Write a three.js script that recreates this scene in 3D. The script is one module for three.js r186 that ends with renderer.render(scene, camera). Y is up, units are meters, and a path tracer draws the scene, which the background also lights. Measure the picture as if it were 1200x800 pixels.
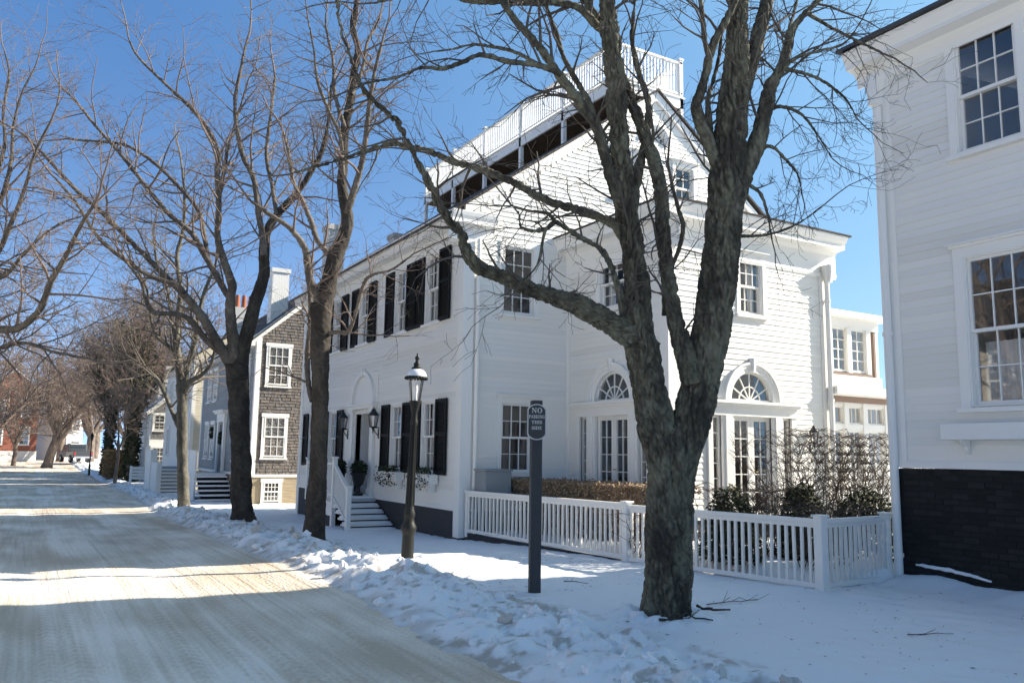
import * as THREE from 'three';
import { ImprovedNoise } from 'three/addons/math/ImprovedNoise.js';
import { mergeGeometries } from 'three/addons/utils/BufferGeometryUtils.js';
import { RoundedBoxGeometry } from 'three/addons/geometries/RoundedBoxGeometry.js';

// ------------------------------------------------------------ camera
const scene = new THREE.Scene();
const camera = new THREE.PerspectiveCamera(45.67, 1024 / 682, 0.1, 1500);
camera.position.set(0, 1.6, 0);
camera.up.set(-0.082294, 0.990546, 0.109759);
camera.lookAt(0.50093, 1.6 + 0.136322, -0.854684);

// ------------------------------------------------------------ sky
const SUN = new THREE.Vector3(1, 0.58, 0.30).normalize();
function skyColour(d, out) {
  const y = Math.max(d.y, 0), c = Math.max(0, d.dot(SUN));
  const e = Math.exp(-6 * y), g = Math.pow(c, 1.5), a = Math.pow(c, 24);
  const z = 1 - 0.4 * sstep(0.45, 1, y); // the sky deepens toward the zenith
  out[0] = 0.035 * z + 0.27 * e + 0.155 * g + 0.55 * a;
  out[1] = 0.104 * z + 0.37 * e + 0.26 * g + 0.52 * a;
  out[2] = 0.256 * z + 0.48 * e + 0.28 * g + 0.46 * a;
}
{
  const W = 512, H = 256, data = new Float32Array(W * H * 4), d = new THREE.Vector3(), o = [0, 0, 0];
  for (let j = 0; j < H; j++) for (let i = 0; i < W; i++) {
    const ph = ((i + 0.5) / W - 0.5) * 2 * Math.PI, th = ((j + 0.5) / H - 0.5) * Math.PI;
    d.set(Math.cos(th) * Math.cos(ph), Math.sin(th), Math.cos(th) * Math.sin(ph));
    skyColour(d, o);
    const k = (j * W + i) * 4;
    data[k] = o[0]; data[k + 1] = o[1]; data[k + 2] = o[2]; data[k + 3] = 1;
  }
  const t = new THREE.DataTexture(data, W, H, THREE.RGBAFormat, THREE.FloatType);
  t.mapping = THREE.EquirectangularReflectionMapping;
  t.magFilter = t.minFilter = THREE.LinearFilter; t.wrapS = THREE.RepeatWrapping; t.needsUpdate = true;
  scene.background = t; scene.environment = t;
}
// ------------------------------------------------------------ sun and exposure
const sun = new THREE.DirectionalLight(new THREE.Color().setRGB(1, 0.92, 0.79), 5.0);
sun.position.copy(SUN).multiplyScalar(80).add(new THREE.Vector3(5, 0, -20)); sun.target.position.set(5, 0, -20);
sun.castShadow = true; sun.shadow.radius = 1; sun.shadow.mapSize.set(4096, 4096);
Object.assign(sun.shadow.camera, { left: -60, right: 60, top: 40, bottom: -40, near: 1, far: 220 });
scene.add(sun, sun.target);
const renderer = new THREE.WebGLRenderer({ antialias: true });
renderer.toneMapping = THREE.LinearToneMapping; renderer.toneMappingExposure = 2.1;
renderer.shadowMap.enabled = true; renderer.shadowMap.type = THREE.PCFSoftShadowMap;
renderer.setSize(1024, 682);

// ------------------------------------------------------------ helpers
const PI = Math.PI;
function rngOf(seed) { let a = seed >>> 0; return () => { a = (a + 0x6D2B79F5) | 0; let t = Math.imul(a ^ (a >>> 15), 1 | a); t = (t + Math.imul(t ^ (t >>> 7), 61 | t)) ^ t; return ((t ^ (t >>> 14)) >>> 0) / 4294967296; }; }
const IN = new ImprovedNoise();
const N3 = (x, y, z) => IN.noise(x + 31.7, y + 17.3, z + 5.9);
const fbm = (x, y, z, o = 4) => { let s = 0, a = 0.5; for (let i = 0; i < o; i++) { s += a * N3(x, y, z); x *= 2.03; y *= 2.03; z *= 2.03; a *= 0.5; } return s; };
function sstep(a, b, x) { const t = Math.min(1, Math.max(0, (x - a) / (b - a))); return t * t * (3 - 2 * t); }
const lerp = (a, b, t) => a + (b - a) * t;
const used = {};
function numbered(n) { if (!(n in used)) { used[n] = 0; return n; } used[n]++; return n + '_' + String(used[n]).padStart(3, '0'); }
function mat(rgb, rough = 0.8, extra = {}) { return new THREE.MeshStandardMaterial({ color: new THREE.Color().setRGB(...rgb), roughness: rough, ...extra }); }
function mk(name, geo, m, parent) {
  if (Array.isArray(geo)) { if (geo.some(g => !g.index)) geo = geo.map(g => g.index ? g.toNonIndexed() : g); geo = geo.length === 1 ? geo[0] : mergeGeometries(geo, false); }
  const o = new THREE.Mesh(geo, m); o.name = parent === scene ? numbered(name) : name; o.castShadow = o.receiveShadow = true; parent.add(o); return o;
}
function tag(o, label, category, group) { o.userData.label = label; if (category) o.userData.category = category; if (group) o.userData.group = group; return o; }
function thing(name, label, category, p = [0, 0, 0], turn = 0, group) {
  const g = new THREE.Group(); g.name = numbered(name); g.position.set(...p); g.rotation.y = turn; scene.add(g); return tag(g, label, category, group);
}
function struct(name, geo, m) { const o = mk(name, geo, m, scene); o.userData.kind = 'structure'; return o; }
function grp(name, parent, p = [0, 0, 0], turn = 0) { const g = new THREE.Group(); g.name = name; g.position.set(...p); g.rotation.y = turn; parent.add(g); return g; }
function rebase(g, x, y, z) { g.position.set(x, y, z); for (const c of g.children) { c.position.x -= x; c.position.y -= y; c.position.z -= z; } }
const bx = (w, h, d, x, y, z) => new THREE.BoxGeometry(w, h, d).translate(x, y, z);
const bx2 = (x0, x1, y0, y1, z0, z1) => bx(x1 - x0, y1 - y0, z1 - z0, (x0 + x1) / 2, (y0 + y1) / 2, (z0 + z1) / 2);
const rbx = (w, h, d, r, x, y, z) => new RoundedBoxGeometry(w, h, d, 2, r).translate(x, y, z);
const cyl = (r0, r1, h, n, x, y, z) => new THREE.CylinderGeometry(r0, r1, h, n).translate(x, y, z);
function lathe(pts, n = 20) { return new THREE.LatheGeometry(pts.map(p => new THREE.Vector2(p[0], p[1])), n); }
function bar(a, b, w, d) { // a beam between two points
  const A = new THREE.Vector3(...a), B = new THREE.Vector3(...b), L = A.distanceTo(B), g = new THREE.BoxGeometry(w, d, L);
  const m = new THREE.Matrix4().lookAt(B, A, Math.abs(B.y - A.y) > 0.99 * L ? new THREE.Vector3(1, 0, 0) : new THREE.Vector3(0, 1, 0)); m.setPosition((A.x + B.x) / 2, (A.y + B.y) / 2, (A.z + B.z) / 2);
  return g.applyMatrix4(m);
}
function moulding(profile, len) { // profile [out, y] swept along local x from 0 to len, out = +z
  const s = new THREE.Shape(profile.map(p => new THREE.Vector2(p[0], p[1])));
  return new THREE.ExtrudeGeometry(s, { depth: len, bevelEnabled: false }).rotateY(-PI / 2).translate(len, 0, 0);
}
class MB { // free mesh builder with shared vertices and vertex colours
  constructor() { this.p = []; this.c = []; this.i = []; }
  get n() { return this.p.length / 3; }
  v(x, y, z, c) { this.p.push(x, y, z); this.c.push(c[0], c[1], c[2]); return this.n - 1; }
  t(a, b, c) { this.i.push(a, b, c); }
  geo() {
    const g = new THREE.BufferGeometry();
    g.setAttribute('position', new THREE.Float32BufferAttribute(this.p, 3));
    g.setAttribute('color', new THREE.Float32BufferAttribute(this.c, 3));
    g.setIndex(this.i); g.computeVertexNormals(); return g;
  }
}
function noiseTex(size, fn, srgb = false, rep = 1) {
  const d = new Uint8Array(size * size * 4);
  for (let j = 0; j < size; j++) for (let i = 0; i < size; i++) { const c = fn(i / size, j / size), k = (j * size + i) * 4; d[k] = c[0] * 255; d[k + 1] = c[1] * 255; d[k + 2] = c[2] * 255; d[k + 3] = 255; }
  const t = new THREE.DataTexture(d, size, size, THREE.RGBAFormat); t.wrapS = t.wrapT = THREE.RepeatWrapping; t.magFilter = THREE.LinearFilter; t.minFilter = THREE.LinearMipmapLinearFilter; t.generateMipmaps = true;
  if (srgb) t.colorSpace = THREE.SRGBColorSpace; t.repeat.set(rep, rep); t.needsUpdate = true; return t;
}
const clamp01 = x => Math.min(1, Math.max(0, x));
const tile = (f, u, v, k) => { const a = f(u * k, v * k), b = f((u - 1) * k, v * k), c = f(u * k, (v - 1) * k), d = f((u - 1) * k, (v - 1) * k); const s = sstep(0.7, 1, u), t = sstep(0.7, 1, v); return lerp(lerp(a, b, s), lerp(c, d, s), t); };
const grainBump = noiseTex(256, (u, v) => { const n = clamp01(0.5 + 0.9 * tile((a, b) => fbm(a, b, 2.2, 4), u, v, 18)); return [n, n, n]; });

// ------------------------------------------------------------ materials
const M = {};
M.whiteA = mat([0.80, 0.775, 0.715], 0.55); M.whiteB = mat([0.77, 0.75, 0.695], 0.6); M.whiteC = mat([0.82, 0.79, 0.73], 0.5);
M.boards = [M.whiteA, M.whiteB, M.whiteC, mat([0.75, 0.725, 0.665], 0.62), mat([0.785, 0.765, 0.72], 0.5)];
M.trim = mat([0.82, 0.80, 0.75], 0.5);
M.sash = mat([0.80, 0.78, 0.73], 0.5);
M.glass = new THREE.MeshPhysicalMaterial({ color: 0xffffff, transmission: 1, roughness: 0.015, thickness: 0, ior: 2.1, specularIntensity: 1 });
M.inside = mat([0.10, 0.09, 0.08], 0.9);  // dark tone stands for the unlit rooms behind the glass
M.curtain = new THREE.MeshPhysicalMaterial({ color: new THREE.Color().setRGB(0.72, 0.70, 0.66), roughness: 1, transmission: 0.25, thickness: 0, side: THREE.DoubleSide });
M.shutter = new THREE.MeshPhysicalMaterial({ color: new THREE.Color().setRGB(0.009, 0.0095, 0.010), roughness: 0.6, specularIntensity: 0.35 });
M.blackIron = mat([0.014, 0.015, 0.015], 0.4);
M.foundation = mat([0.035, 0.036, 0.04], 0.8, { bumpMap: grainBump, bumpScale: 0.01 });
M.blackBrick = [[0.020, 0.0195, 0.019], [0.026, 0.025, 0.0245], [0.017, 0.0165, 0.016]].map(c => new THREE.MeshPhysicalMaterial({ color: new THREE.Color().setRGB(...c), roughness: 0.75, specularIntensity: 0.35 }));
M.roof = mat([0.06, 0.052, 0.048], 0.9, { bumpMap: grainBump, bumpScale: 0.02 });
M.slate = mat([0.05, 0.055, 0.065], 0.6);
M.snow = mat([0.86, 0.86, 0.86], 0.75);

// ------------------------------------------------------------ house kit
// a wall frame: p = lower left corner seen from outside, turn 0 faces +z, turn -PI/2 faces -x
function place(fr, u, y, out = 0) { const c = Math.cos(fr.turn), s = Math.sin(fr.turn); return [fr.p[0] + u * c + out * s, fr.p[1] + y, fr.p[2] - u * s + out * c]; }
function wedge(u0, u1, y0, y1, tb = 0.018, tt = 0.005) {
  const g = new THREE.BoxGeometry(u1 - u0, y1 - y0, 1), a = g.attributes.position;
  for (let i = 0; i < a.count; i++) { const top = a.getY(i) > 0; a.setZ(i, a.getZ(i) > 0 ? (top ? tt : tb) : -0.001); }
  g.translate((u0 + u1) / 2, (y0 + y1) / 2, 0); g.computeVertexNormals(); return g;
}
function spanAt(o, y0, y1) { // horizontal extent of an opening between two heights
  if (y1 <= o.y0 || y0 >= (o.arch ? o.y1 + o.arch : o.y1)) return null;
  if (o.arch && y0 > o.y1) { const h = Math.min(y0 - o.y1, o.arch), w = Math.sqrt(Math.max(0, o.arch * o.arch - h * h)), c = o.ac ?? (o.u0 + o.u1) / 2; return [c - w, c + w]; }
  return [o.u0, o.u1];
}
function courses(house, fr, L, y0, y1, e, ops, mats, lim, seed = 1, name = 'clapboard') {
  const w = grp('wall', house, fr.p, fr.turn), rnd = rngOf(seed);
  for (let y = y0; y < y1 - 0.02; y += e) {
    const yt = Math.min(y + e, y1), [a, b] = lim ? lim(yt) : [0, L];
    if (b - a < 0.08) continue;
    let segs = [[a, b]];
    for (const o of ops) { const s = spanAt(o, y, yt); if (s) segs = segs.flatMap(([p, q]) => (s[1] <= p || s[0] >= q) ? [[p, q]] : [[p, Math.max(p, s[0])], [Math.min(q, s[1]), q]].filter(k => k[1] - k[0] > 0.02)); }
    if (!segs.length) continue;
    const j = (rnd() - 0.5) * 0.004, m = mats[Math.floor(rnd() * mats.length)];
    for (const [p, q] of segs) (house.boards ??= []).push({ L: q - p, g: wedge(p, q, y + j, yt + 0.014, 0.02 + (rnd() - 0.5) * 0.003), m, w, name });
  }
  return w;
}
function nailBoards(house, max = 290) { // the longest boards as pieces of their own, the short ends between openings joined
  const list = house.boards.sort((p, q) => q.L - p.L); delete house.boards;
  list.slice(0, max).forEach(b => mk(b.name, b.g, b.m, b.w));
  const rest = list.slice(max); if (!rest.length) return;
  const gs = rest.map(b => { b.w.updateMatrix(); return b.g.applyMatrix4(b.w.matrix); });
  const o = mk('short_clapboards', gs, M.whiteA, house); o.userData.kind = 'stuff';
}
function sheath(w, outline, ops, m, t = 0.12) {
  const s = new THREE.Shape(outline.map(p => new THREE.Vector2(...p)));
  for (const o of ops) {
    const h = new THREE.Path(), c = o.ac ?? (o.u0 + o.u1) / 2;
    h.moveTo(o.u0, o.y0); h.lineTo(o.u0, o.y1);
    if (o.arch) { h.lineTo(c - o.arch, o.y1); h.absarc(c, o.y1, o.arch, PI, 0, true); }
    h.lineTo(o.u1, o.y1); h.lineTo(o.u1, o.y0); h.closePath(); s.holes.push(h);
  }
  return mk('sheathing', new THREE.ExtrudeGeometry(s, { depth: t, bevelEnabled: false, curveSegments: 16 }).translate(0, 0, -t - 0.003), m, w);
}
const paneGeo = new THREE.PlaneGeometry(1, 1);
const paneRnd = rngOf(99);
function pane(parent, x, y, z, w, h, m = M.glass) { const o = mk('pane', paneGeo, m, parent); o.position.set(x, y, z); o.scale.set(w, h, 1); o.rotation.set((paneRnd() - 0.5) * 0.012, (paneRnd() - 0.5) * 0.012, 0); return o; }
function glazed(parent, x0, y0, w, h, cols, rows, rail, mun, z, name = 'sash', panes = true, mm = M.sash) {
  const g = [bx2(x0, x0 + rail, y0, y0 + h, z - 0.02, z + 0.02), bx2(x0 + w - rail, x0 + w, y0, y0 + h, z - 0.02, z + 0.02), bx2(x0 + rail, x0 + w - rail, y0, y0 + rail * 1.2, z - 0.02, z + 0.02), bx2(x0 + rail, x0 + w - rail, y0 + h - rail, y0 + h, z - 0.02, z + 0.02)];
  const iw = w - 2 * rail, ih = h - 2.2 * rail, ix = x0 + rail, iy = y0 + rail * 1.2, pw = iw / cols, ph = ih / rows;
  for (let c = 1; c < cols; c++) g.push(bx2(ix + c * pw - mun / 2, ix + c * pw + mun / 2, iy, iy + ih, z - 0.013, z + 0.013));
  for (let r = 1; r < rows; r++) for (let c = 0; c < cols; c++) g.push(bx2(ix + c * pw + mun / 2, ix + (c + 1) * pw - mun / 2, iy + r * ph - mun / 2, iy + r * ph + mun / 2, z - 0.013, z + 0.013));
  mk(name, g, mm, parent);
  if (panes) for (let c = 0; c < cols; c++) for (let r = 0; r < rows; r++) pane(parent, ix + (c + 0.5) * pw, iy + (r + 0.5) * ph, z - 0.004, pw - mun * 0.6, ph - mun * 0.6);
  else pane(parent, ix + iw / 2, iy + ih / 2, z - 0.016, iw, ih);
}
function wavy(x0, x1, y0, y1, z, amp, waves, tie) { // a hanging curtain sheet
  const nx = 28, ny = 8, g = new THREE.PlaneGeometry(1, 1, nx, ny), a = g.attributes.position;
  for (let i = 0; i < a.count; i++) { const u = a.getX(i) + 0.5, v = a.getY(i) + 0.5; const k = tie ? 1 - tie * Math.sin(PI * clamp01(v * 1.3)) : 1; a.setXYZ(i, x0 + (x1 - x0) * (tie > 0 ? u * k : u), lerp(y0, y1, v), z + amp * Math.sin(u * waves * 2 * PI)); }
  g.computeVertexNormals(); return g;
}
// a double-hung window in the opening o of the frame fr
function windowIn(house, fr, o, { cols = 3, rows = 2, casing = 0.1, head = true, curtain = 0, sill = true, single = false, panes = true, m = M.trim } = {}) {
  const w = o.u1 - o.u0, h = o.y1 - o.y0, g = grp('window', house, place(fr, (o.u0 + o.u1) / 2, o.y0), fr.turn), c = casing;
  const f = [bx2(-w / 2 - c, -w / 2, -0.02, h, -0.02, 0.036), bx2(w / 2, w / 2 + c, -0.02, h, -0.02, 0.036), bx2(-w / 2 - c, w / 2 + c, h, h + c, -0.02, 0.037)];
  f.push(bx2(-w / 2 - 0.001, -w / 2 + 0.018, 0, h, -0.115, 0.02), bx2(w / 2 - 0.018, w / 2 + 0.001, 0, h, -0.115, 0.02), bx2(-w / 2 + 0.018, w / 2 - 0.018, h - 0.018, h + 0.001, -0.115, 0.02), bx2(-w / 2 + 0.018, w / 2 - 0.018, -0.001, 0.015, -0.115, 0.02));
  if (head) f.push(bx2(-w / 2 - c - 0.03, w / 2 + c + 0.03, h + c, h + c + 0.035, -0.02, 0.07), bx2(-w / 2 - c - 0.055, w / 2 + c + 0.055, h + c + 0.035, h + c + 0.06, -0.02, 0.1));
  mk('frame', f, m, g);
  if (sill) mk('sill', [bx2(-w / 2 - c - 0.03, w / 2 + c + 0.03, -0.075, -0.02, -0.02, 0.085)], m, g);
  const iw = w - 0.04, x0 = -iw / 2;
  if (single) glazed(g, x0, 0.015, iw, h - 0.033, cols, rows, 0.04, 0.015, -0.05, 'sash', panes);
  else { const sh = (h - 0.033) / 2 + 0.02; glazed(g, x0, 0.015 + h - 0.033 - sh, iw, sh, cols, rows, 0.036, 0.015, -0.035, 'sash', panes); glazed(g, x0, 0.015, iw, sh, cols, rows, 0.038, 0.015, -0.078, 'sash', panes); }
  if (curtain) { const k = iw * curtain; mk('curtain', wavy(x0, x0 + k, 0.02, h - 0.03, -0.2, 0.012, 5, 0), M.curtain, g); mk('curtain', wavy(-x0 - k, -x0, 0.02, h - 0.03, -0.2, 0.012, 5, 0), M.curtain, g); }
  return g;
}
function shutterGeo(w, h) {
  const g = [bx2(0.05, w - 0.05, 0.04, h - 0.04, -0.004, 0.002), bx2(0, 0.05, 0, h, 0, 0.035), bx2(w - 0.05, w, 0, h, 0, 0.035), bx2(0.05, w - 0.05, 0, 0.08, 0, 0.034), bx2(0.05, w - 0.05, h - 0.06, h, 0, 0.034), bx2(0.05, w - 0.05, h * 0.52, h * 0.52 + 0.06, 0, 0.034)];
  for (let y = 0.1; y < h - 0.08; y += 0.045) if (Math.abs(y - h * 0.52 - 0.03) > 0.05) { const s = new THREE.BoxGeometry(w - 0.1, 0.006, 0.04).rotateX(0.55).translate(w / 2, y, 0.014); g.push(s); }
  return mergeGeometries(g);
}
// half-round fanlight: returns a window part with frame, muntins and panes
function fanlight(house, fr, uc, y, r, casing = 0.14, key = true, sectors = 6) {
  const g = grp('fanlight', house, place(fr, uc, y), fr.turn), ring = (r0, r1, z0, z1) => { const s = new THREE.Shape(); s.absarc(0, 0, r1, 0, PI, false); s.lineTo(-r0, 0); s.absarc(0, 0, r0, PI, 0, true); s.closePath(); return new THREE.ExtrudeGeometry(s, { depth: z1 - z0, bevelEnabled: false, curveSegments: 28 }).translate(0, 0, z0); };
  mk('frame', [ring(r, r + casing * 0.45, -0.1, 0.04), ring(r + casing * 0.45, r + casing * 0.75, -0.02, 0.055), ring(r + casing * 0.75, r + casing, -0.02, 0.08)], M.trim, g);
  if (key) mk('keystone', [new THREE.CylinderGeometry(0.085, 0.055, 0.24, 4, 1).rotateY(PI / 4).scale(1, 1, 0.8).translate(0, r + casing * 0.75, 0.05)], M.trim, g);
  const ri = r * 0.5, mu = 0.011, bars = [ring(ri - mu, ri + mu, -0.06, -0.035), bx2(-r, r, 0, 0.035, -0.065, -0.03), ring(r - 0.03, r, -0.065, -0.03)];
  for (let k = 1; k < sectors; k++) { const a = PI * k / sectors; bars.push(new THREE.BoxGeometry(r * 0.97, 2 * mu, 0.024).translate(r * 0.485, 0, -0.048).rotateZ(a)); }
  mk('sash', bars.map(b => b.index ? b.toNonIndexed() : b), M.sash, g);
  for (let k = 0; k < sectors; k++) for (const [a, b] of [[0.03, ri], [ri, r - 0.02]]) {
    const s = new THREE.Shape(), t0 = PI * k / sectors, t1 = PI * (k + 1) / sectors;
    s.moveTo(a * Math.cos(t0), a * Math.sin(t0)); s.absarc(0, 0, b, t0, t1, false); s.lineTo(a * Math.cos(t1), a * Math.sin(t1)); if (a > 0.1) s.absarc(0, 0, a, t1, t0, true);
    const o = mk('pane', new THREE.ShapeGeometry(s, 5), M.glass, g); o.position.z = -0.049;
  }
  return g;
}
function downpipe(parent, x, z, y0, y1, r = 0.04, m = M.trim) {
  const g = [cyl(r, r, y1 - y0, 14, x, (y0 + y1) / 2, z)];
  for (const y of [y0 + 0.35, (y0 + y1) / 2, y1 - 0.4]) g.push(cyl(r * 1.25, r * 1.25, 0.05, 14, x, y, z));
  return mk('downpipe', g, m, parent);
}
function lanternOn(house, x, y, z, out, k = 1, name = 'wall_lantern') { // out: unit vector from the wall
  const g = grp(name, house, [x + out[0] * 0.16 * k, y, z + out[1] * 0.16 * k]); g.scale.setScalar(k);
  mk('bracket', [bar([-out[0] * 0.16, 0.02, -out[1] * 0.16], [0, 0.02, 0], 0.025, 0.025), bx(0.05, 0.22, 0.05, -out[0] * 0.15, -0.12, -out[1] * 0.15), bar([-out[0] * 0.15, -0.2, -out[1] * 0.15], [0, -0.01, 0], 0.018, 0.018)], M.blackIron, g);
  const fr = [lathe([[0.001, 0.02], [0.085, 0.02], [0.085, 0.045], [0.07, 0.05]], 6), lathe([[0.12, 0.3], [0.125, 0.32], [0.09, 0.37], [0.05, 0.41], [0.055, 0.43], [0.02, 0.46], [0.001, 0.5]], 6), lathe([[0.001, -0.12], [0.012, -0.1], [0.02, -0.03], [0.04, 0.0], [0.04, 0.02]], 8)];
  for (let k = 0; k < 6; k++) { const a = k * PI / 3; fr.push(bar([Math.sin(a) * 0.078, 0.04, Math.cos(a) * 0.078], [Math.sin(a) * 0.115, 0.31, Math.cos(a) * 0.115], 0.014, 0.014)); }
  mk('lantern_frame', fr.map(q => q.toNonIndexed()), M.blackIron, g);
  mk('lantern_glass', new THREE.CylinderGeometry(0.108, 0.072, 0.25, 6, 1, true).translate(0, 0.175, 0), M.glass, g);
  return g;
}
// loose foliage: small folded leaves scattered by a function that fills in each place
M.leaf = new THREE.MeshPhysicalMaterial({ vertexColors: true, roughness: 0.85, side: THREE.DoubleSide });
function leafMass(put, n, size, cols, seed, flat = 0) {
  const m = new MB(), r = rngOf(seed), o = new THREE.Vector3(), q = new THREE.Quaternion(), e = new THREE.Euler(), v = new THREE.Vector3();
  for (let k = 0; k < n; k++) {
    put(r, o); const s = size * (0.6 + 0.8 * r()), c0 = cols[Math.floor(r() * cols.length)], j = 0.8 + 0.4 * r(), c = [c0[0] * j, c0[1] * j, c0[2] * j];
    e.set((r() - 0.5) * 3 * (1 - flat), r() * 6.3, (r() - 0.5) * 3 * (1 - flat)); q.setFromEuler(e);
    const id = [[0, 0, -0.6], [0.32, 0.08, 0], [0, 0.0, 0.6], [-0.32, 0.08, 0]].map(a => { v.set(...a).multiplyScalar(s).applyQuaternion(q).add(o); return m.v(v.x, v.y, v.z, c); });
    m.t(id[0], id[2], id[1]); m.t(id[0], id[3], id[2]);
  }
  return m.geo();
}
M.bark = new THREE.MeshStandardMaterial({ vertexColors: true, roughness: 0.92 });
M.barkPlain = mat([0.09, 0.07, 0.055], 0.9);
// a thin tapering stick through a few points
function stick(m, pts, sides, col) {
  let r0 = -1; const T = new THREE.Vector3(), N = new THREE.Vector3(), B = new THREE.Vector3();
  for (let i = 0; i < pts.length; i++) {
    const p = pts[i], a = pts[Math.max(0, i - 1)], b = pts[Math.min(pts.length - 1, i + 1)];
    T.set(b[0] - a[0], b[1] - a[1], b[2] - a[2]).normalize(); N.set(0, 0, 1); if (Math.abs(T.z) > 0.8) N.set(1, 0, 0); N.addScaledVector(T, -N.dot(T)).normalize(); B.crossVectors(T, N);
    const base = m.n; for (let s = 0; s < sides; s++) { const an = s / sides * 2 * Math.PI, c = Math.cos(an) * p[3], d = Math.sin(an) * p[3]; m.v(p[0] + N.x * c + B.x * d, p[1] + N.y * c + B.y * d, p[2] + N.z * c + B.z * d, col); }
    if (r0 >= 0) for (let s = 0; s < sides; s++) { const s1 = (s + 1) % sides; m.t(r0 + s, r0 + s1, base + s); m.t(r0 + s1, base + s1, base + s); }
    r0 = base;
  }
}

// ============================================================ the ground
const GZ = [[60, 0], [-12, 0], [-18, -0.13], [-24.5, -0.33], [-31, -0.43], [-45, -0.6], [-60, -0.62], [-80, -0.4], [-100, -0.05], [-130, 0.2], [-600, 0.5]];
function G(z) { for (let i = 1; i < GZ.length; i++) if (z >= GZ[i][0]) { const t = (z - GZ[i - 1][0]) / (GZ[i][0] - GZ[i - 1][0]); return lerp(GZ[i - 1][1], GZ[i][1], t); } return 0.5; }
const roadR = z => 3.25 + 0.18 * N3(0.3, 0.1, z * 0.35) + 0.9 * sstep(-16, -45, z) - 0.5 * sstep(-60, -85, z);
function groundH(x, z) {
  const g = G(z), e = roadR(z);
  if (x < e - 0.3 && x > -4.4) return g - 0.35;
  if (x <= -4.4) { const b = 0.25 * sstep(-4.4, -4.7, x) * (1 - sstep(-5, -6, x)); return g - 0.35 * (1 - sstep(-4.4, -4.6, x)) + b * (0.6 + N3(x * 2, 3, z * 2)) + 0.03 * N3(x, 1, z); }
  // snow thrown up along the kerb
  const wide = lerp(1.75, 1.35, sstep(-7, -14, z));
  const t = (x - e) / wide;
  const crest = sstep(-0.05, 0.45, t) * (1 - sstep(0.62, 1.12, t));
  const amp = 0.13 * (0.85 + 1.4 * N3(0.7, 2.1, z * 0.7)) * lerp(1, 0.75, sstep(-9, -3, z));
  let h = crest * Math.max(0.05, amp);
  const rough = sstep(-0.1, 0.15, t) * (1 - sstep(0.9, 1.2, t));
  const n1 = fbm(x * 2.6, 0.3, z * 2.6, 3), n2 = N3(x * 6.3, 4, z * 6.3), n3 = N3(x * 15, 7, z * 15), n4 = N3(x * 34, 9, z * 34);
  const broken = 0.15 + 0.95 * sstep(-0.05, 0.35, N3(x * 1.1, 21, z * 0.9)); // thrown clods here, wind-smoothed there
  h += rough * (0.14 * n1 + broken * (0.07 * Math.max(0, n2) + 0.022 * Math.max(-0.2, n3) + 0.008 * n4)) * (0.4 + crest);
  // trodden walk and yard
  const walk = sstep(0.9, 1.25, t);
  h += walk * (0.035 + 0.035 * fbm(x * 0.9, 2, z * 0.9, 3) + 0.016 * N3(x * 4.2, 5, z * 4.2) - 0.022 * Math.max(0, N3(x * 3.1, 15, z * 2.3) - 0.15) + 0.008 * N3(x * 9.5, 6, z * 9.5) + 0.004 * N3(x * 21, 8, z * 21));
  const fx = 7.08 + 1.22 * sstep(-13.7, -6.7, z);
  if (z < -6.8 && z > -14 && x > fx) h += 0.13 * sstep(fx, fx + 0.5, x) + 0.05 * sstep(fx, fx + 0.4, x) * N3(x * 1.7, 6, z * 1.7);
  if (t < 0) h -= 0.16 * sstep(0, -0.2, t) ;
  h += -0.06 * (1 - sstep(0, 0.2, t));
  // little drift against the near foundation
  if (x > 9.2 && z > -6.7) h += 0.12 * sstep(9.25, 9.85, x) * (0.7 + 0.8 * N3(x, 3, z * 1.6));
  // snow heaped round the near tree
  const q = Math.hypot(x - 5.49, z + 6.32); h += 0.06 * Math.exp(-Math.pow((q - 0.36) / 0.16, 2)) * (1 + 1.1 * N3(x * 8, 1, z * 8) + 0.7 * N3(x * 19, 1, z * 19));
  return g + h;
}
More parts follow.
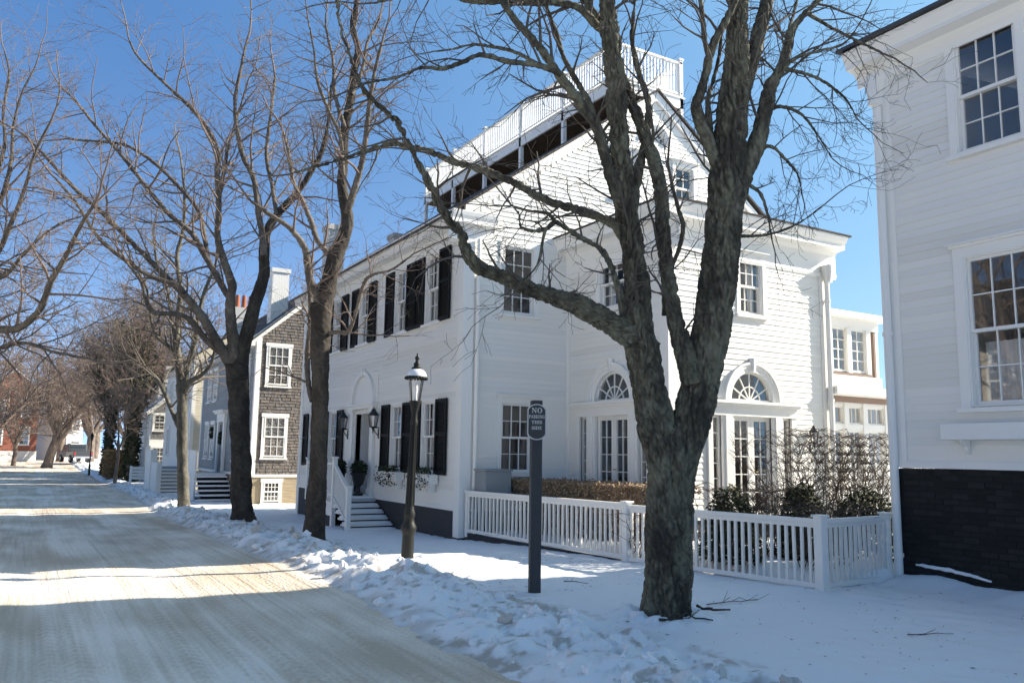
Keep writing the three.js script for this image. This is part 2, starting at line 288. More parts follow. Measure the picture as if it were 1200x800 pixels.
{
  const lines = (spec) => { const r = []; for (const [a, b, s] of spec) { const n = Math.max(1, Math.round((b - a) / s)); for (let i = 0; i < n; i++) r.push(a + (b - a) * i / n); } r.push(spec[spec.length - 1][1]); return r; };
  const xs = lines([[-300, -60, 24], [-60, -12, 4], [-12, -4.6, 0.6], [-4.6, 2.4, 0.5], [2.4, 6.2, 0.032], [6.2, 10, 0.07], [10, 16, 0.5], [16, 60, 4], [60, 300, 24]]);
  const zs = lines([[-600, -140, 23], [-140, -60, 2], [-60, -30, 0.35], [-30, -17, 0.11], [-17, -3.2, 0.032], [-3.2, 4, 0.3], [4, 60, 7]]);
  const m = new MB(), nx = xs.length;
  for (const z of zs) for (const x of xs) {
    const y = groundH(x, z), e = roadR(z), t = (x - e) / 1.6;
    let c = [0.86, 0.86, 0.86];
    if (t > -0.3 && t < 1.15 && z < -2 && z > -60) { // grit and sand carried in the ploughed snow
      const k = clamp01((N3(x * 7.5, 11, z * 7.5) + 0.55 * N3(x * 21, 13, z * 21) + 0.5 * N3(x * 1.4, 15, z * 1.4) - 0.1) * 2.4) * 0.75 * (t < 1 ? 1 : 0.4);
      const edge = 0.5 * (1 - sstep(-0.02, 0.22, t + 0.25 * N3(x * 3, 5, z * 3)));
      const d = Math.min(0.85, k + edge);
      c = [lerp(c[0], 0.37, d), lerp(c[1], 0.315, d), lerp(c[2], 0.25, d)];
    }
    m.v(x, y, z, c);
  }
  for (let j = 0; j + 1 < zs.length; j++) for (let i = 0; i + 1 < nx; i++) { const a = j * nx + i, b = a + 1, c = a + nx, d = c + 1; m.t(a, c, b); m.t(b, c, d); }
  const o = struct('snowy_ground', m.geo(), new THREE.MeshStandardMaterial({ vertexColors: true, roughness: 0.8 }));
  o.userData.label = 'white snow covering pavement, yards and the ploughed kerb banks';
}
{ // packed snow road with long tyre streaks
  const S = 2048, LX = 8, LZ = 30;
  const streak = (x, z) => { let s = 0; s += 0.5 * N3(x * 1.5, z * 0.12, 1) + 0.4 * N3(x * 5 + 0.6 * N3(z * 0.15, 2, 0), z * 0.2, 4) + 0.32 * N3(x * 16 + 0.9 * N3(z * 0.2, 5, 0), z * 0.35, 8) + 0.26 * N3(x * 42 + 1.2 * N3(z * 0.25, 7, 0), z * 0.5, 12); return s; };
  const tread = (x, z) => { let s = 0; for (const [c, w, sl] of [[0.2, 0.11, 0.012], [1.55, 0.11, 0.012], [0.55, 0.12, -0.02], [2.0, 0.12, -0.02], [-1.9, 0.11, 0.01], [-3.3, 0.11, 0.01], [1.1, 0.12, 0.035], [2.55, 0.12, 0.035]]) { const d = (x - c - sl * z * 0.6) / w; if (Math.abs(d) < 1) s += (0.5 + 0.5 * Math.sin(z * 42 + 6 * Math.abs(d))) * (1 - d * d); } return s; };
  const px = (i, j) => { const x = i / S * LX - 4.2, z = j / S * LZ; return [x, z]; };
  const d = new Uint8Array(S * S * 4), b = new Uint8Array(S * S * 4);
  for (let j = 0; j < S; j++) for (let i = 0; i < S; i++) {
    const [x, z0] = px(i, j), v = j / S, mixz = sstep(0.8, 1, v);
    let s = streak(x, z0), p = fbm(x * 0.9, z0 * 0.35, 3, 4), f = N3(x * 30, z0 * 30, 1);
    if (mixz > 0) { s = lerp(s, streak(x, z0 - LZ), mixz); p = lerp(p, fbm(x * 0.9, (z0 - LZ) * 0.35, 3, 4), mixz); }
    const tr = tread(x, z0), lines = N3(x * 11 + 1.5 * N3(z0 * 0.12, 9, x * 0.2), z0 * 0.18, 21);
    const w = clamp01(0.55 + 0.7 * s + 1.5 * p + 0.3 * f - 0.2 * tr - 0.9 * Math.max(0, lines - 0.28)), k = (j * S + i) * 4;
    d[k] = 255 * lerp(0.785, 0.98, w); d[k + 1] = 255 * lerp(0.71, 0.925, w); d[k + 2] = 255 * lerp(0.615, 0.86, w); d[k + 3] = 255;
    const h = clamp01(0.5 + 0.5 * s - 0.3 * tr + 0.25 * f + 0.3 * p - 0.5 * Math.max(0, lines - 0.25)); b[k] = b[k + 1] = b[k + 2] = 255 * h; b[k + 3] = 255;
  }
  const T = (a, srgb) => { const t = new THREE.DataTexture(a, S, S, THREE.RGBAFormat); t.wrapS = t.wrapT = THREE.RepeatWrapping; t.magFilter = THREE.LinearFilter; t.minFilter = THREE.LinearMipmapLinearFilter; t.generateMipmaps = true; if (srgb) t.colorSpace = THREE.SRGBColorSpace; t.needsUpdate = true; return t; };
  const zs = []; for (let z = 12; z > -16; z -= 0.12) zs.push(z); for (let z = -16; z > -150; z -= 0.8) zs.push(z);
  const nx = 64, pos = [], uv = [], idx = [];
  for (const z of zs) for (let i = 0; i <= nx; i++) {
    const x = lerp(-4.9, roadR(z) + 0.25, i / nx);
    const rut = -0.022 * (Math.exp(-Math.pow((x - 0.2) / 0.3, 2)) + Math.exp(-Math.pow((x - 1.7) / 0.3, 2)) + Math.exp(-Math.pow((x + 2) / 0.3, 2)));
    pos.push(x, G(z) - 0.085 + rut + 0.02 * fbm(x * 1.2, 1, z * 0.5, 3) + 0.004 * N3(x * 9, 3, z * 5) + 0.03 * sstep(0.6, 0, roadR(z) - x), z); uv.push((x + 4.2) / LX, -z / LZ);
  }
  for (let j = 0; j + 1 < zs.length; j++) for (let i = 0; i < nx; i++) { const a = j * (nx + 1) + i, b2 = a + 1, c = a + nx + 1, e = c + 1; idx.push(a, b2, c, b2, e, c); }
  const g = new THREE.BufferGeometry(); g.setAttribute('position', new THREE.Float32BufferAttribute(pos, 3)); g.setAttribute('uv', new THREE.Float32BufferAttribute(uv, 2)); g.setIndex(idx); g.computeVertexNormals();
  const o = struct('road', g, new THREE.MeshStandardMaterial({ map: T(d, true), bumpMap: T(b), bumpScale: 0.022, roughness: 0.7 }));
  o.userData.label = 'packed snow street with tyre tracks';
}

// ============================================================ the white corner house (main subject)
const HOUSE = thing('colonial_house', 'large white clapboard house with black shutters and a railed roof walk', 'house');
{
  const h = HOUSE, FX = 7, GZ0 = -13.8, FZ = -24.56, EAVE = 6.2, RX = 11.85, RY = 9.9, BXX = 16.7;
  const SL = (RY - EAVE) / (RX - FX);
  // ---- street front
  const fr = { p: [FX, 0, FZ], turn: -PI / 2 }, Lf = GZ0 - FZ, U = z => z - FZ;
  const up = [-15.21, -16.91, -19.3, -21.36, -23.2], lo = [-15.21, -16.91, -21.36, -23.2];
  const ops = [];
  for (const z of up) ops.push({ u0: U(z) - 0.36, u1: U(z) + 0.36, y0: 4.27, y1: 5.7, kind: 'w' });
  for (const z of lo) ops.push({ u0: U(z) - 0.36, u1: U(z) + 0.36, y0: 1.19, y1: 2.63, kind: 'w' });
  const door = { u0: U(-19.1) - 0.52, u1: U(-19.1) + 0.52, y0: 0.55, y1: 2.5 }; ops.push(door);
  const w1 = courses(h, fr, Lf, 0.56, 5.75, 0.105, [...ops, { u0: U(-20.0), u1: U(-18.2), y0: 0.5, y1: 3.45 }], M.boards, null, 11);
  sheath(w1, [[0, 0.3], [Lf, 0.3], [Lf, 6.05], [0, 6.05]], ops, M.whiteB);
  for (const o of ops) if (o.kind) windowIn(h, fr, o, { casing: 0.06, head: false, curtain: o.y0 > 4 ? 0.33 : 0.4 });
  const sg = shutterGeo(0.5, 1.5);
  for (const o of ops) if (o.kind) for (const s of [o.u0 - 0.5 - 0.012, o.u1 + 0.012]) { const sh = mk('shutter', sg, M.shutter, h); sh.position.set(...place(fr, s, o.y0 - 0.04, 0.04)); sh.rotation.y = fr.turn; }
  // front entrance: recessed dark door, pilasters, entablature, blind arch
  const dg = grp('front_door', h, place(fr, U(-19.1), 0.55), fr.turn);
  mk('door_leaf', [bx2(-0.5, 0.5, 0, 1.95, -0.42, -0.37), ...[[-0.4, -0.06], [0.06, 0.4]].flatMap(([a, b]) => [bx2(a, b, 0.2, 0.8, -0.37, -0.355), bx2(a, b, 0.95, 1.45, -0.37, -0.355), bx2(a, b, 1.55, 1.82, -0.37, -0.355)])], M.shutter, dg);
  mk('door_reveal', [bx2(-0.56, -0.52, 0, 1.96, -0.45, 0.03), bx2(0.52, 0.56, 0, 1.96, -0.45, 0.03), bx2(-0.56, 0.56, 1.96, 2.0, -0.45, 0.03)], M.trim, dg);
  mk('pilaster', [bx2(-0.86, -0.58, 0, 0.16, -0.02, 0.1), bx2(-0.83, -0.61, 0.16, 1.98, -0.02, 0.075), bx2(-0.87, -0.57, 1.98, 2.06, -0.02, 0.11)], M.trim, dg);
  mk('pilaster', [bx2(0.58, 0.86, 0, 0.16, -0.02, 0.1), bx2(0.61, 0.83, 0.16, 1.98, -0.02, 0.075), bx2(0.57, 0.87, 1.98, 2.06, -0.02, 0.11)], M.trim, dg);
  mk('entablature', [bx2(-0.9, 0.9, 2.06, 2.14, -0.02, 0.12), bx2(-0.95, 0.95, 2.14, 2.19, -0.02, 0.17)], M.trim, dg);
  { const s = new THREE.Shape(); s.moveTo(-0.88, 2.19); s.absarc(0, 2.19, 0.78, PI, 0, true); s.lineTo(0.88, 2.19); s.closePath(); const a = new THREE.ExtrudeGeometry(s, { depth: 0.03, bevelEnabled: false, curveSegments: 28 }).translate(0, 0, -0.01);
    const r = new THREE.Shape(); r.absarc(0, 2.19, 0.8, 0, PI, false); r.lineTo(-0.7, 2.19); r.absarc(0, 2.19, 0.7, PI, 0, true); r.closePath();
    mk('blind_arch', [a, new THREE.ExtrudeGeometry(r, { depth: 0.1, bevelEnabled: false, curveSegments: 28 }).translate(0, 0, -0.01), bx2(-0.05, 0.05, 2.86, 3.05, 0.02, 0.12), bx2(-0.95, -0.88, 2.19, 2.9, -0.02, 0.019), bx2(0.88, 0.95, 2.19, 2.9, -0.02, 0.019)], M.trim, dg); }
  { const s = new THREE.Shape(); s.moveTo(-0.95, 2.19); s.lineTo(-0.78, 2.19); s.absarc(0, 2.19, 0.78, PI, 0, true); s.lineTo(0.95, 2.19); s.lineTo(0.95, 2.93); s.lineTo(-0.95, 2.93); s.closePath(); mk('spandrel', new THREE.ExtrudeGeometry(s, { depth: 0.02, bevelEnabled: false, curveSegments: 28 }).translate(0, 0, -0.004), M.whiteA, dg); }
  lanternOn(h, FX, 2.12, -18.02, [-1, 0]); lanternOn(h, FX, 2.12, -20.18, [-1, 0]);
  // window boxes with trailing ivy
  for (const z of [-15.21, -16.91]) {
    const b = grp('window_box', h, place(fr, U(z), 0.97, 0.13), fr.turn);
    mk('box', [bx2(-0.52, 0.52, 0, 0.16, -0.09, 0.09), bx2(-0.55, 0.55, 0.16, 0.185, -0.11, 0.11)], M.trim, b);
    mk('box_bracket', [bx2(-0.4, -0.36, -0.16, 0, -0.1, 0.05), bx2(0.36, 0.4, -0.16, 0, -0.1, 0.05)], M.trim, b);
    mk('ivy', leafMass((r, o) => { const u = (r() - 0.5) * 1.05; const dr = r() < 0.4 ? r() * 0.35 : 0; o.set(u, 0.2 + 0.12 * r() - dr, 0.03 + (r() - 0.4) * 0.16 + (dr > 0 ? 0.1 : 0)); }, 420, 0.05, [[0.02, 0.035, 0.012], [0.03, 0.05, 0.018], [0.06, 0.05, 0.02]], 40 + Math.round(-z * 10)), M.leaf, b);
  }
  // entrance steps running down along the front
  const st = grp('entrance_steps', h, [0, 0, 0]);
  const lz0 = -20.15, lz1 = -18.05, sx = 5.98;
  mk('landing', [bx2(sx, FX - 0.02, 0.44, 0.52, lz0, lz1)], mat([0.5, 0.5, 0.51], 0.8), st);
  mk('landing_snow', [rbx(FX - sx - 0.1, 0.06, lz1 - lz0 - 0.05, 0.025, (FX + sx) / 2, 0.53, (lz0 + lz1) / 2)], M.snow, st);
  mk('landing_skirt', [bx2(sx + 0.02, sx + 0.06, -0.35, 0.13, lz0, lz1 - 0.02), bx2(sx + 0.02, FX - 0.02, -0.35, 0.44, lz0 - 0.0, lz0 + 0.03)], M.foundation, st);
  mk('landing_band', [bx2(sx - 0.01, sx + 0.05, 0.13, 0.44, lz0, lz1)], M.trim, st);
  for (let k = 0; k < 5; k++) {
    const z = lz1 + k * 0.27, y = 0.44 - (k + 1) * 0.112, x0 = sx - 0.02 * k - 0.03, x1 = FX - 0.03;
    mk('tread', [rbx(x1 - x0, 0.045, 0.31, 0.01, (x0 + x1) / 2, y + 0.02, z + 0.14)], M.trim, st);
    mk('tread_snow', [rbx(x1 - x0 - 0.05, 0.05, 0.27, 0.02, (x0 + x1) / 2, y + 0.06, z + 0.14)], M.snow, st);
    mk('riser', [bx2(x0 + 0.02, x1 - 0.01, y - 0.1, y, z + 0.24, z + 0.26)], M.shutter, st);
  }
  // curved newel, posts and trellis panel of the landing rail
  const rail = (x, z, y0, y1) => mk('newel_post', [rbx(0.1, y1 - y0, 0.1, 0.008, x, (y0 + y1) / 2, z), rbx(0.14, 0.04, 0.14, 0.01, x, y1 + 0.02, z)], M.trim, st);
  rail(sx, lz0 + 0.05, 0.4, 1.38); rail(sx, lz1 - 0.02, -0.2, 1.42); rail(sx - 0.1, lz1 + 1.28, -0.2, 0.82);
  mk('handrail', [bar([sx, 1.3, lz0], [sx, 1.3, lz1], 0.07, 0.05), bar([sx, 1.28, lz1], [sx - 0.1, 0.74, lz1 + 1.28], 0.07, 0.05), bar([sx, 0.6, lz0], [sx, 0.6, lz1], 0.05, 0.05), bar([sx, 0.55, lz1], [sx - 0.1, 0.08, lz1 + 1.28], 0.05, 0.05)], M.trim, st);
  for (let z = lz0 + 0.13; z < lz1 - 0.08; z += 0.075) mk('baluster', bx(0.028, 0.66, 0.028, sx, 0.95, z), M.trim, st);
  for (let k = 1; k < 12; k++) { const t = k / 12; mk('baluster', bx(0.028, 0.6, 0.028, sx - 0.1 * t, lerp(0.92, 0.42, t), lz1 + 1.28 * t), M.trim, st); }
  // ---- gable end facing the side yard
  const gr = { p: [FX, 0, GZ0], turn: 0 }, Lg = BXX - FX;
  const go = [{ u0: 0.86, u1: 1.6, y0: 4.36, y1: 5.73 }, { u0: 0.86, u1: 1.58, y0: 1.22, y1: 2.58 }, { u0: 5.42, u1: 5.98, y0: 7.28, y1: 8.3 }, { u0: 3.72, u1: 4.28, y0: 7.28, y1: 8.3 }];
  const fanO = { u0: 4.85 - 0.3, u1: 4.85 + 0.3, y0: 8.74, y1: 8.76, arch: 0.3 };
  const lim = y => y < EAVE ? [0, y > 5.6 ? Lg : Lg] : [(y - EAVE) / SL + 0.02, Lg - (y - EAVE) / SL - 0.02];
  const w2 = courses(h, gr, Lg, 0.56, RY - 0.12, 0.105, [...go, fanO, { u0: 2.4, u1: 6.55, y0: 0, y1: 5.95 }], M.boards, lim, 12);
  sheath(w2, [[0, 0.3], [Lg, 0.3], [Lg, EAVE], [RX - FX, RY - 0.02], [0, EAVE]], [...go, fanO, { u0: 3.2, u1: 6.2, y0: 0.8, y1: 5.3 }], M.whiteB);
  go.forEach((o, i) => windowIn(h, gr, o, { casing: 0.09, head: i === 1 || i > 1, rows: 2, cols: i > 1 ? 2 : 3 }));
  fanlight(h, gr, 4.85, 8.75, 0.3, 0.1, false, 5);
  // ---- wing: front and side
  const WX = 9.4, WZ = -10.66, WR = 13.55, WE = 5.92;
  const wf = { p: [WX, 0, GZ0], turn: -PI / 2 }, ws = { p: [WX, 0, WZ], turn: 0 };
  const doorway = (fr0, L, uc, winO, seed) => {
    const o1 = { u0: uc - 0.5, u1: uc + 0.5, y0: 0.55, y1: 2.32 }, s1 = { u0: uc - 1.02, u1: uc - 0.78, y0: 0.9, y1: 2.32 }, s2 = { u0: uc + 0.78, u1: uc + 1.02, y0: 0.9, y1: 2.32 }, f1 = { u0: uc - 0.54, u1: uc + 0.54, y0: 2.6, y1: 2.62, arch: 0.54 };
    const w = courses(h, fr0, L, 0.56, 5.24, 0.104, [winO, { u0: uc - 1.16, u1: uc + 1.16, y0: 0, y1: 2.55 }, { ...f1, y0: 2.5 }], M.boards, null, seed);
    sheath(w, [[0, 0.3], [L, 0.3], [L, WE], [0, WE]], [winO, o1, s1, s2, f1], M.whiteB);
    windowIn(h, fr0, winO, { casing: 0.09, head: true, curtain: 0.3 });
    fanlight(h, fr0, uc, 2.61, 0.54, 0.18, true, 6);
    const d = grp('french_door', h, place(fr0, uc, 0.55), fr0.turn);
    for (const k of [-1, 1]) { const sx = (x0, x1, y0, y1, z0, z1) => k > 0 ? bx2(x0, x1, y0, y1, z0, z1) : bx2(-x1, -x0, y0, y1, z0, z1);
      mk('pilaster', [sx(0.5, 0.78, 0, 1.78, -0.1, 0.05), sx(0.56, 0.72, 0, 1.78, 0.05, 0.075)], M.trim, d); mk('outer_casing', sx(1.02, 1.13, 0, 1.78, -0.05, 0.05), M.trim, d); mk('sidelight_panel', sx(0.78, 1.02, 0, 0.35, -0.05, 0.03), M.trim, d); }
    mk('entablature', [bx2(-1.16, 1.16, 1.78, 1.95, -0.05, 0.07), bx2(-1.2, 1.2, 1.95, 2.0, -0.05, 0.12), bx2(-1.24, 1.24, 2.0, 2.05, -0.05, 0.17)], M.trim, d);
    glazed(d, -0.5, 0, 0.497, 1.77, 2, 5, 0.075, 0.016, -0.05, 'door_leaf'); glazed(d, 0.003, 0, 0.497, 1.77, 2, 5, 0.075, 0.016, -0.05, 'door_leaf');
    mk('door_handle', [bar([0.04, 0.78, -0.02], [0.04, 0.78, 0.02], 0.02, 0.02), bar([0.04, 0.78, 0.02], [0.12, 0.78, 0.02], 0.02, 0.02)], mat([0.5, 0.42, 0.25], 0.35, { metalness: 1 }), d);
    for (const s of [-1.02, 0.78]) glazed(d, s, 0.35, 0.24, 1.42, 1, 5, 0.035, 0.02, -0.045, 'sidelight_sash');
    return w;
  };
  doorway(wf, WZ - GZ0, -12.24 - GZ0, { u0: 1.16, u1: 1.94, y0: 4.4, y1: 5.36 }, 13);
  doorway(ws, WR - WX, 11.39 - WX, { u0: 1.74, u1: 2.34, y0: 4.24, y1: 5.3 }, 14);
  // plain walls that close the house off
  mk('rear_wall', [bx2(BXX - 0.12, BXX, 0.3, 6.1, FZ, GZ0 - 0.13), bx2(FX + 0.13, BXX - 0.12, 0.3, 6.1, FZ, FZ + 0.12), bx2(WR - 0.12, WR, 0.3, 5.9, GZ0, WZ - 0.13)], M.whiteB, h);
  { const s = new THREE.Shape(); s.moveTo(FX, EAVE - 0.1); s.lineTo(RX, RY - 0.1); s.lineTo(BXX, EAVE - 0.1); mk('far_gable', new THREE.ExtrudeGeometry(s, { depth: 0.12, bevelEnabled: false }).translate(0, 0, FZ), M.whiteB, h); }
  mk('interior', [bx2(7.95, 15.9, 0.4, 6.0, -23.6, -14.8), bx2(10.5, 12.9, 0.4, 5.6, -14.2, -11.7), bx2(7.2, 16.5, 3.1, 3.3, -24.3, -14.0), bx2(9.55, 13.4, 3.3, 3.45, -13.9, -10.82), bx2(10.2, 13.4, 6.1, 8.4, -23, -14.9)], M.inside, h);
  // foundation and water table
  mk('foundation', [bx2(FX - 0.005, BXX, -0.6, 0.5, FZ, GZ0 + 0.005), bx2(WX - 0.005, WR, -0.3, 0.5, GZ0, WZ + 0.005)], M.foundation, h);
  mk('water_table', [bx2(FX - 0.04, FX, 0.5, 0.58, FZ, GZ0 + 0.04), bx2(FX, WX, 0.5, 0.58, GZ0, GZ0 + 0.04), bx2(WX - 0.04, WX, 0.5, 0.58, GZ0 + 0.04, WZ + 0.04), bx2(WX, WR, 0.5, 0.58, WZ, WZ + 0.04)], M.trim, h);
  // corner boards
  const cb = (x0, x1, y0, y1, z0, z1) => mk('corner_board', bx2(x0, x1, y0, y1, z0, z1), M.trim, h);
  cb(FX - 0.03, FX + 0.002, 0.02, 5.78, GZ0 - 0.2, GZ0 + 0.03); cb(FX + 0.002, FX + 0.2, 0.02, 6.1, GZ0 - 0.01, GZ0 + 0.03);
  cb(WX - 0.03, WX + 0.002, 0.3, 5.2, WZ - 0.2, WZ + 0.03); cb(WX + 0.002, WX + 0.2, 0.3, 5.2, WZ - 0.01, WZ + 0.03);
  cb(WR - 0.2, WR, 0.3, 5.2, WZ - 0.01, WZ + 0.032); cb(FX - 0.03, FX, -0.3, 5.78, FZ - 0.02, FZ + 0.2);
  cb(WX - 0.028, WX - 0.001, 0.58, 5.2, GZ0 + 0.02, GZ0 + 0.14);
  // cornices
  const prof = [[0, -0.42], [0.035, -0.42], [0.04, -0.2], [0.09, -0.14], [0.3, -0.12], [0.3, -0.04], [0.35, 0.03], [0.38, 0.1], [0.38, 0.13], [0, 0.13]];
  { const c = mk('front_cornice', moulding(prof, Lf + 0.2), M.trim, h); c.position.set(FX, 6.13, FZ - 0.2); c.rotation.y = -PI / 2; }
  mk('cornice_return', [moulding(prof.map(([a, b]) => [a * 0.55, b > 0.1 ? 0.12 : b * 0.97]), 1.0).translate(FX - 0.377, 6.1285, GZ0 + 0.0015)], M.trim, h);
  const profW = [[0, -0.72], [0.03, -0.72], [0.045, -0.66], [0.03, -0.62], [0.03, -0.24], [0.09, -0.17], [0.27, -0.15], [0.27, -0.06], [0.32, 0.0], [0.36, 0.07], [0.36, 0.1], [0, 0.1]];
  { const c = mk('wing_front_cornice', moulding(profW, WZ - GZ0 + 0.36), M.trim, h); c.position.set(WX, 5.92, GZ0 + 0.001); c.rotation.y = -PI / 2; }
  { const c = mk('wing_side_cornice', moulding(profW, WR - WX + 0.66), M.trim, h); c.position.set(WX - 0.34, 5.918, WZ); }
  // roofs
  const slab = (x0, y0, x1, y1, z0, z1, t) => { const s = new THREE.Shape([new THREE.Vector2(x0, y0), new THREE.Vector2(x1, y1), new THREE.Vector2(x1, y1 + t), new THREE.Vector2(x0, y0 + t)]); return new THREE.ExtrudeGeometry(s, { depth: z1 - z0, bevelEnabled: false }).translate(0, 0, z0); };
  mk('roof', [slab(FX - 0.4, EAVE + 0.075 - 0.4 * SL + 0.18, RX, RY + 0.06, FZ - 0.15, GZ0 + 0.13, 0.06), slab(RX, RY + 0.06, BXX + 0.4, EAVE + 0.1 - 0.1, FZ - 0.15, GZ0 + 0.13, 0.06)], M.roof, h);
  mk('rake_board', [slab(FX - 0.05, EAVE - 0.01, RX, RY - 0.165, GZ0 + 0.02, GZ0 + 0.08, 0.22), slab(RX, RY - 0.165, BXX + 0.05, EAVE - 0.13, GZ0 + 0.02, GZ0 + 0.08, 0.22)], M.trim, h);
  mk('wing_roof', [bx2(WX - 0.38, WR + 0.4, 6.02, 6.055, GZ0 + 0.01, WZ + 0.38)], M.roof, h);
  { const s = new THREE.Shape([new THREE.Vector2(WX - 0.2, 6.056), new THREE.Vector2(WR + 0.2, 6.056), new THREE.Vector2(11.5, 6.5)]); mk('wing_roof', new THREE.ExtrudeGeometry(s, { depth: 1.6, bevelEnabled: false }).translate(0, 0, GZ0 + 0.01), M.roof, h); }
  // downpipes
  downpipe(h, FX + 0.26, GZ0 + 0.09, 0.05, 5.75, 0.042); downpipe(h, WR - 0.06, WZ + 0.1, 0.35, 5.1, 0.05);
  mk('leader_head', [new THREE.CylinderGeometry(0.14, 0.08, 0.34, 4).rotateY(PI / 4).translate(WR - 0.06, 5.25, WZ + 0.13)], M.trim, h);
  lanternOn(h, 12.93, 1.86, WZ, [0, 1], 0.75);
  // chimneys
  const wb = mat([0.66, 0.64, 0.60], 0.9, { bumpMap: grainBump, bumpScale: 0.03 });
  mk('chimney', [bx2(7.75, 8.45, -0.6, 6.4, -25.95, -24.58), bx2(7.82, 8.36, 6.4, 8.78, -25.9, -25.3), bx2(7.77, 8.41, 8.78, 8.95, -25.95, -25.25)], wb, h);
  mk('chimney', [bx2(8.72, 9.16, 7, 7.85, -22.3, -21.85), bx2(8.68, 9.2, 7.85, 7.98, -22.34, -21.81)], wb, h);
  // ---- roof walk
  const rw = grp('roof_walk', h, [0, 0, 0]), dx0 = 10.85, dx1 = 12.95, dz0 = -24.55, dz1 = -14.05, dy = 10.17;
  mk('deck', [bx2(dx0 + 0.05, dx1 - 0.05, dy - 0.26, dy - 0.022, dz0 + 0.05, dz1 - 0.05)], mat([0.075, 0.055, 0.04], 0.9), rw);
  mk('deck_fascia', [bx2(dx0, dx0 + 0.05, dy - 0.27, dy - 0.02, dz0, dz1), bx2(dx1 - 0.05, dx1, dy - 0.27, dy - 0.02, dz0, dz1), bx2(dx0 + 0.05, dx1 - 0.05, dy - 0.27, dy - 0.02, dz1 - 0.05, dz1), bx2(dx0 + 0.05, dx1 - 0.05, dy - 0.27, dy - 0.02, dz0, dz0 + 0.05), bx2(dx0 - 0.03, dx1 + 0.03, dy - 0.02, dy + 0.02, dz0 - 0.03, dz1 + 0.03)], M.trim, rw);
  const post = (x, z, low) => mk('rail_post', [bx2(x - 0.05, x + 0.05, low, dy + 0.98, z - 0.05, z + 0.05), bx2(x - 0.07, x + 0.07, dy + 0.98, dy + 1.02, z - 0.07, z + 0.07)], M.trim, rw);
  for (let k = 0; k <= 5; k++) { const z = lerp(dz1 - 0.05, dz0 + 0.05, k / 5); post(dx0 + 0.05, z, 9.0); post(dx1 - 0.05, z, 9.0); }
  mk('rail', [bx2(dx0 + 0.01, dx0 + 0.09, dy + 0.88, dy + 0.93, dz0, dz1), bx2(dx1 - 0.09, dx1 - 0.01, dy + 0.88, dy + 0.93, dz0, dz1), bx2(dx0 + 0.09, dx1 - 0.09, dy + 0.88, dy + 0.93, dz1 - 0.09, dz1 - 0.01), bx2(dx0 + 0.09, dx1 - 0.09, dy + 0.88, dy + 0.93, dz0 + 0.01, dz0 + 0.09), bx2(dx0 + 0.02, dx0 + 0.08, dy + 0.1, dy + 0.14, dz0, dz1), bx2(dx1 - 0.08, dx1 - 0.02, dy + 0.1, dy + 0.14, dz0, dz1), bx2(dx0 + 0.09, dx1 - 0.09, dy + 0.1, dy + 0.14, dz1 - 0.08, dz1 - 0.02)], M.trim, rw);
  const bal = new THREE.BoxGeometry(0.035, 0.76, 0.035);
  for (let z = dz0 + 0.15; z < dz1 - 0.08; z += 0.105) for (const x of [dx0 + 0.05, dx1 - 0.05]) { const b = mk('baluster', bal, M.trim, rw); b.position.set(x, dy + 0.5, z); }
  for (let x = dx0 + 0.15; x < dx1 - 0.08; x += 0.1) { const b = mk('baluster', bal, M.trim, rw); b.position.set(x, dy + 0.5, dz1 - 0.05); }
  // ---- sunroom ell beyond the wing
  const sr = grp('sunroom', h, [0, 0, 0]), sz = -10.95, s0 = 13.55, s1 = 15.58;
  const brown = mat([0.27, 0.19, 0.15], 0.85);
  mk('shell', [bx2(s0, s1, 2.94, 3.3, -13.6, sz + 0.06), bx2(s0, 18.2, 2.86, 3.02, -13.6, sz + 0.5), bx2(s0, s1 + 0.12, 4.5, 4.62, -13.6, sz + 0.22), bx2(s0, s1, 4.3, 4.5, -13.5, sz + 0.02), bx2(s1 - 0.1, s1, 3.3, 4.3, -13.5, sz), bx2(s0, 18, 0, 4.3, -13.7, -13.6)], M.trim, sr);
  mk('band', [bx2(s0, s1 - 0.25, 3.3, 3.36, sz - 0.1, sz + 0.03), bx2(s0, 18.2, 2.74, 2.86, sz - 0.1, sz + 0.1), bx2(s1 - 0.16, s1 - 0.1, 3.3, 4.3, sz - 0.05, sz + 0.01)], brown, sr);
  mk('mullion', [...[s0 + 0.05, s0 + 0.38, s0 + 0.98, s0 + 1.6].map(x => bx2(x, x + 0.13, 3.36, 4.3, sz - 0.08, sz + 0.04)), ...[s0 + 0.02, s0 + 0.78, s0 + 1.38, s0 + 2.1, s0 + 2.9].map(x => bx2(x, x + 0.14, 0.2, 2.74, sz - 0.08, sz + 0.05)), bx2(s0, 18, 2.18, 2.3, sz - 0.07, sz + 0.03), bx2(s0, 18, 2.66, 2.74, sz - 0.07, sz + 0.03), bx2(s0, 18, 0.1, 0.9, sz - 0.07, sz + 0.02)], M.trim, sr);
  for (const [x, w] of [[s0 + 0.51, 0.47], [s0 + 1.11, 0.49]]) glazed(sr, x, 3.38, w, 0.92, 2, 4, 0.04, 0.018, sz - 0.03);
  for (const [x, w] of [[s0 + 0.16, 0.62], [s0 + 0.92, 0.46], [s0 + 1.52, 0.58]]) { glazed(sr, x, 2.3, w, 0.36, 3, 1, 0.03, 0.018, sz - 0.03, 'transom'); glazed(sr, x, 0.9, w, 1.28, 2, 3, 0.05, 0.018, sz - 0.03); }
  mk('interior_wall', [bx2(s0 + 0.05, s1 - 0.12, 3.3, 4.3, -12.2, -12.1), bx2(s0 + 0.05, 18, 0.1, 2.8, -12.4, -12.3)], mat([0.2, 0.18, 0.16], 0.9), sr);
  nailBoards(h); rebase(h, FX, 0, GZ0);
}

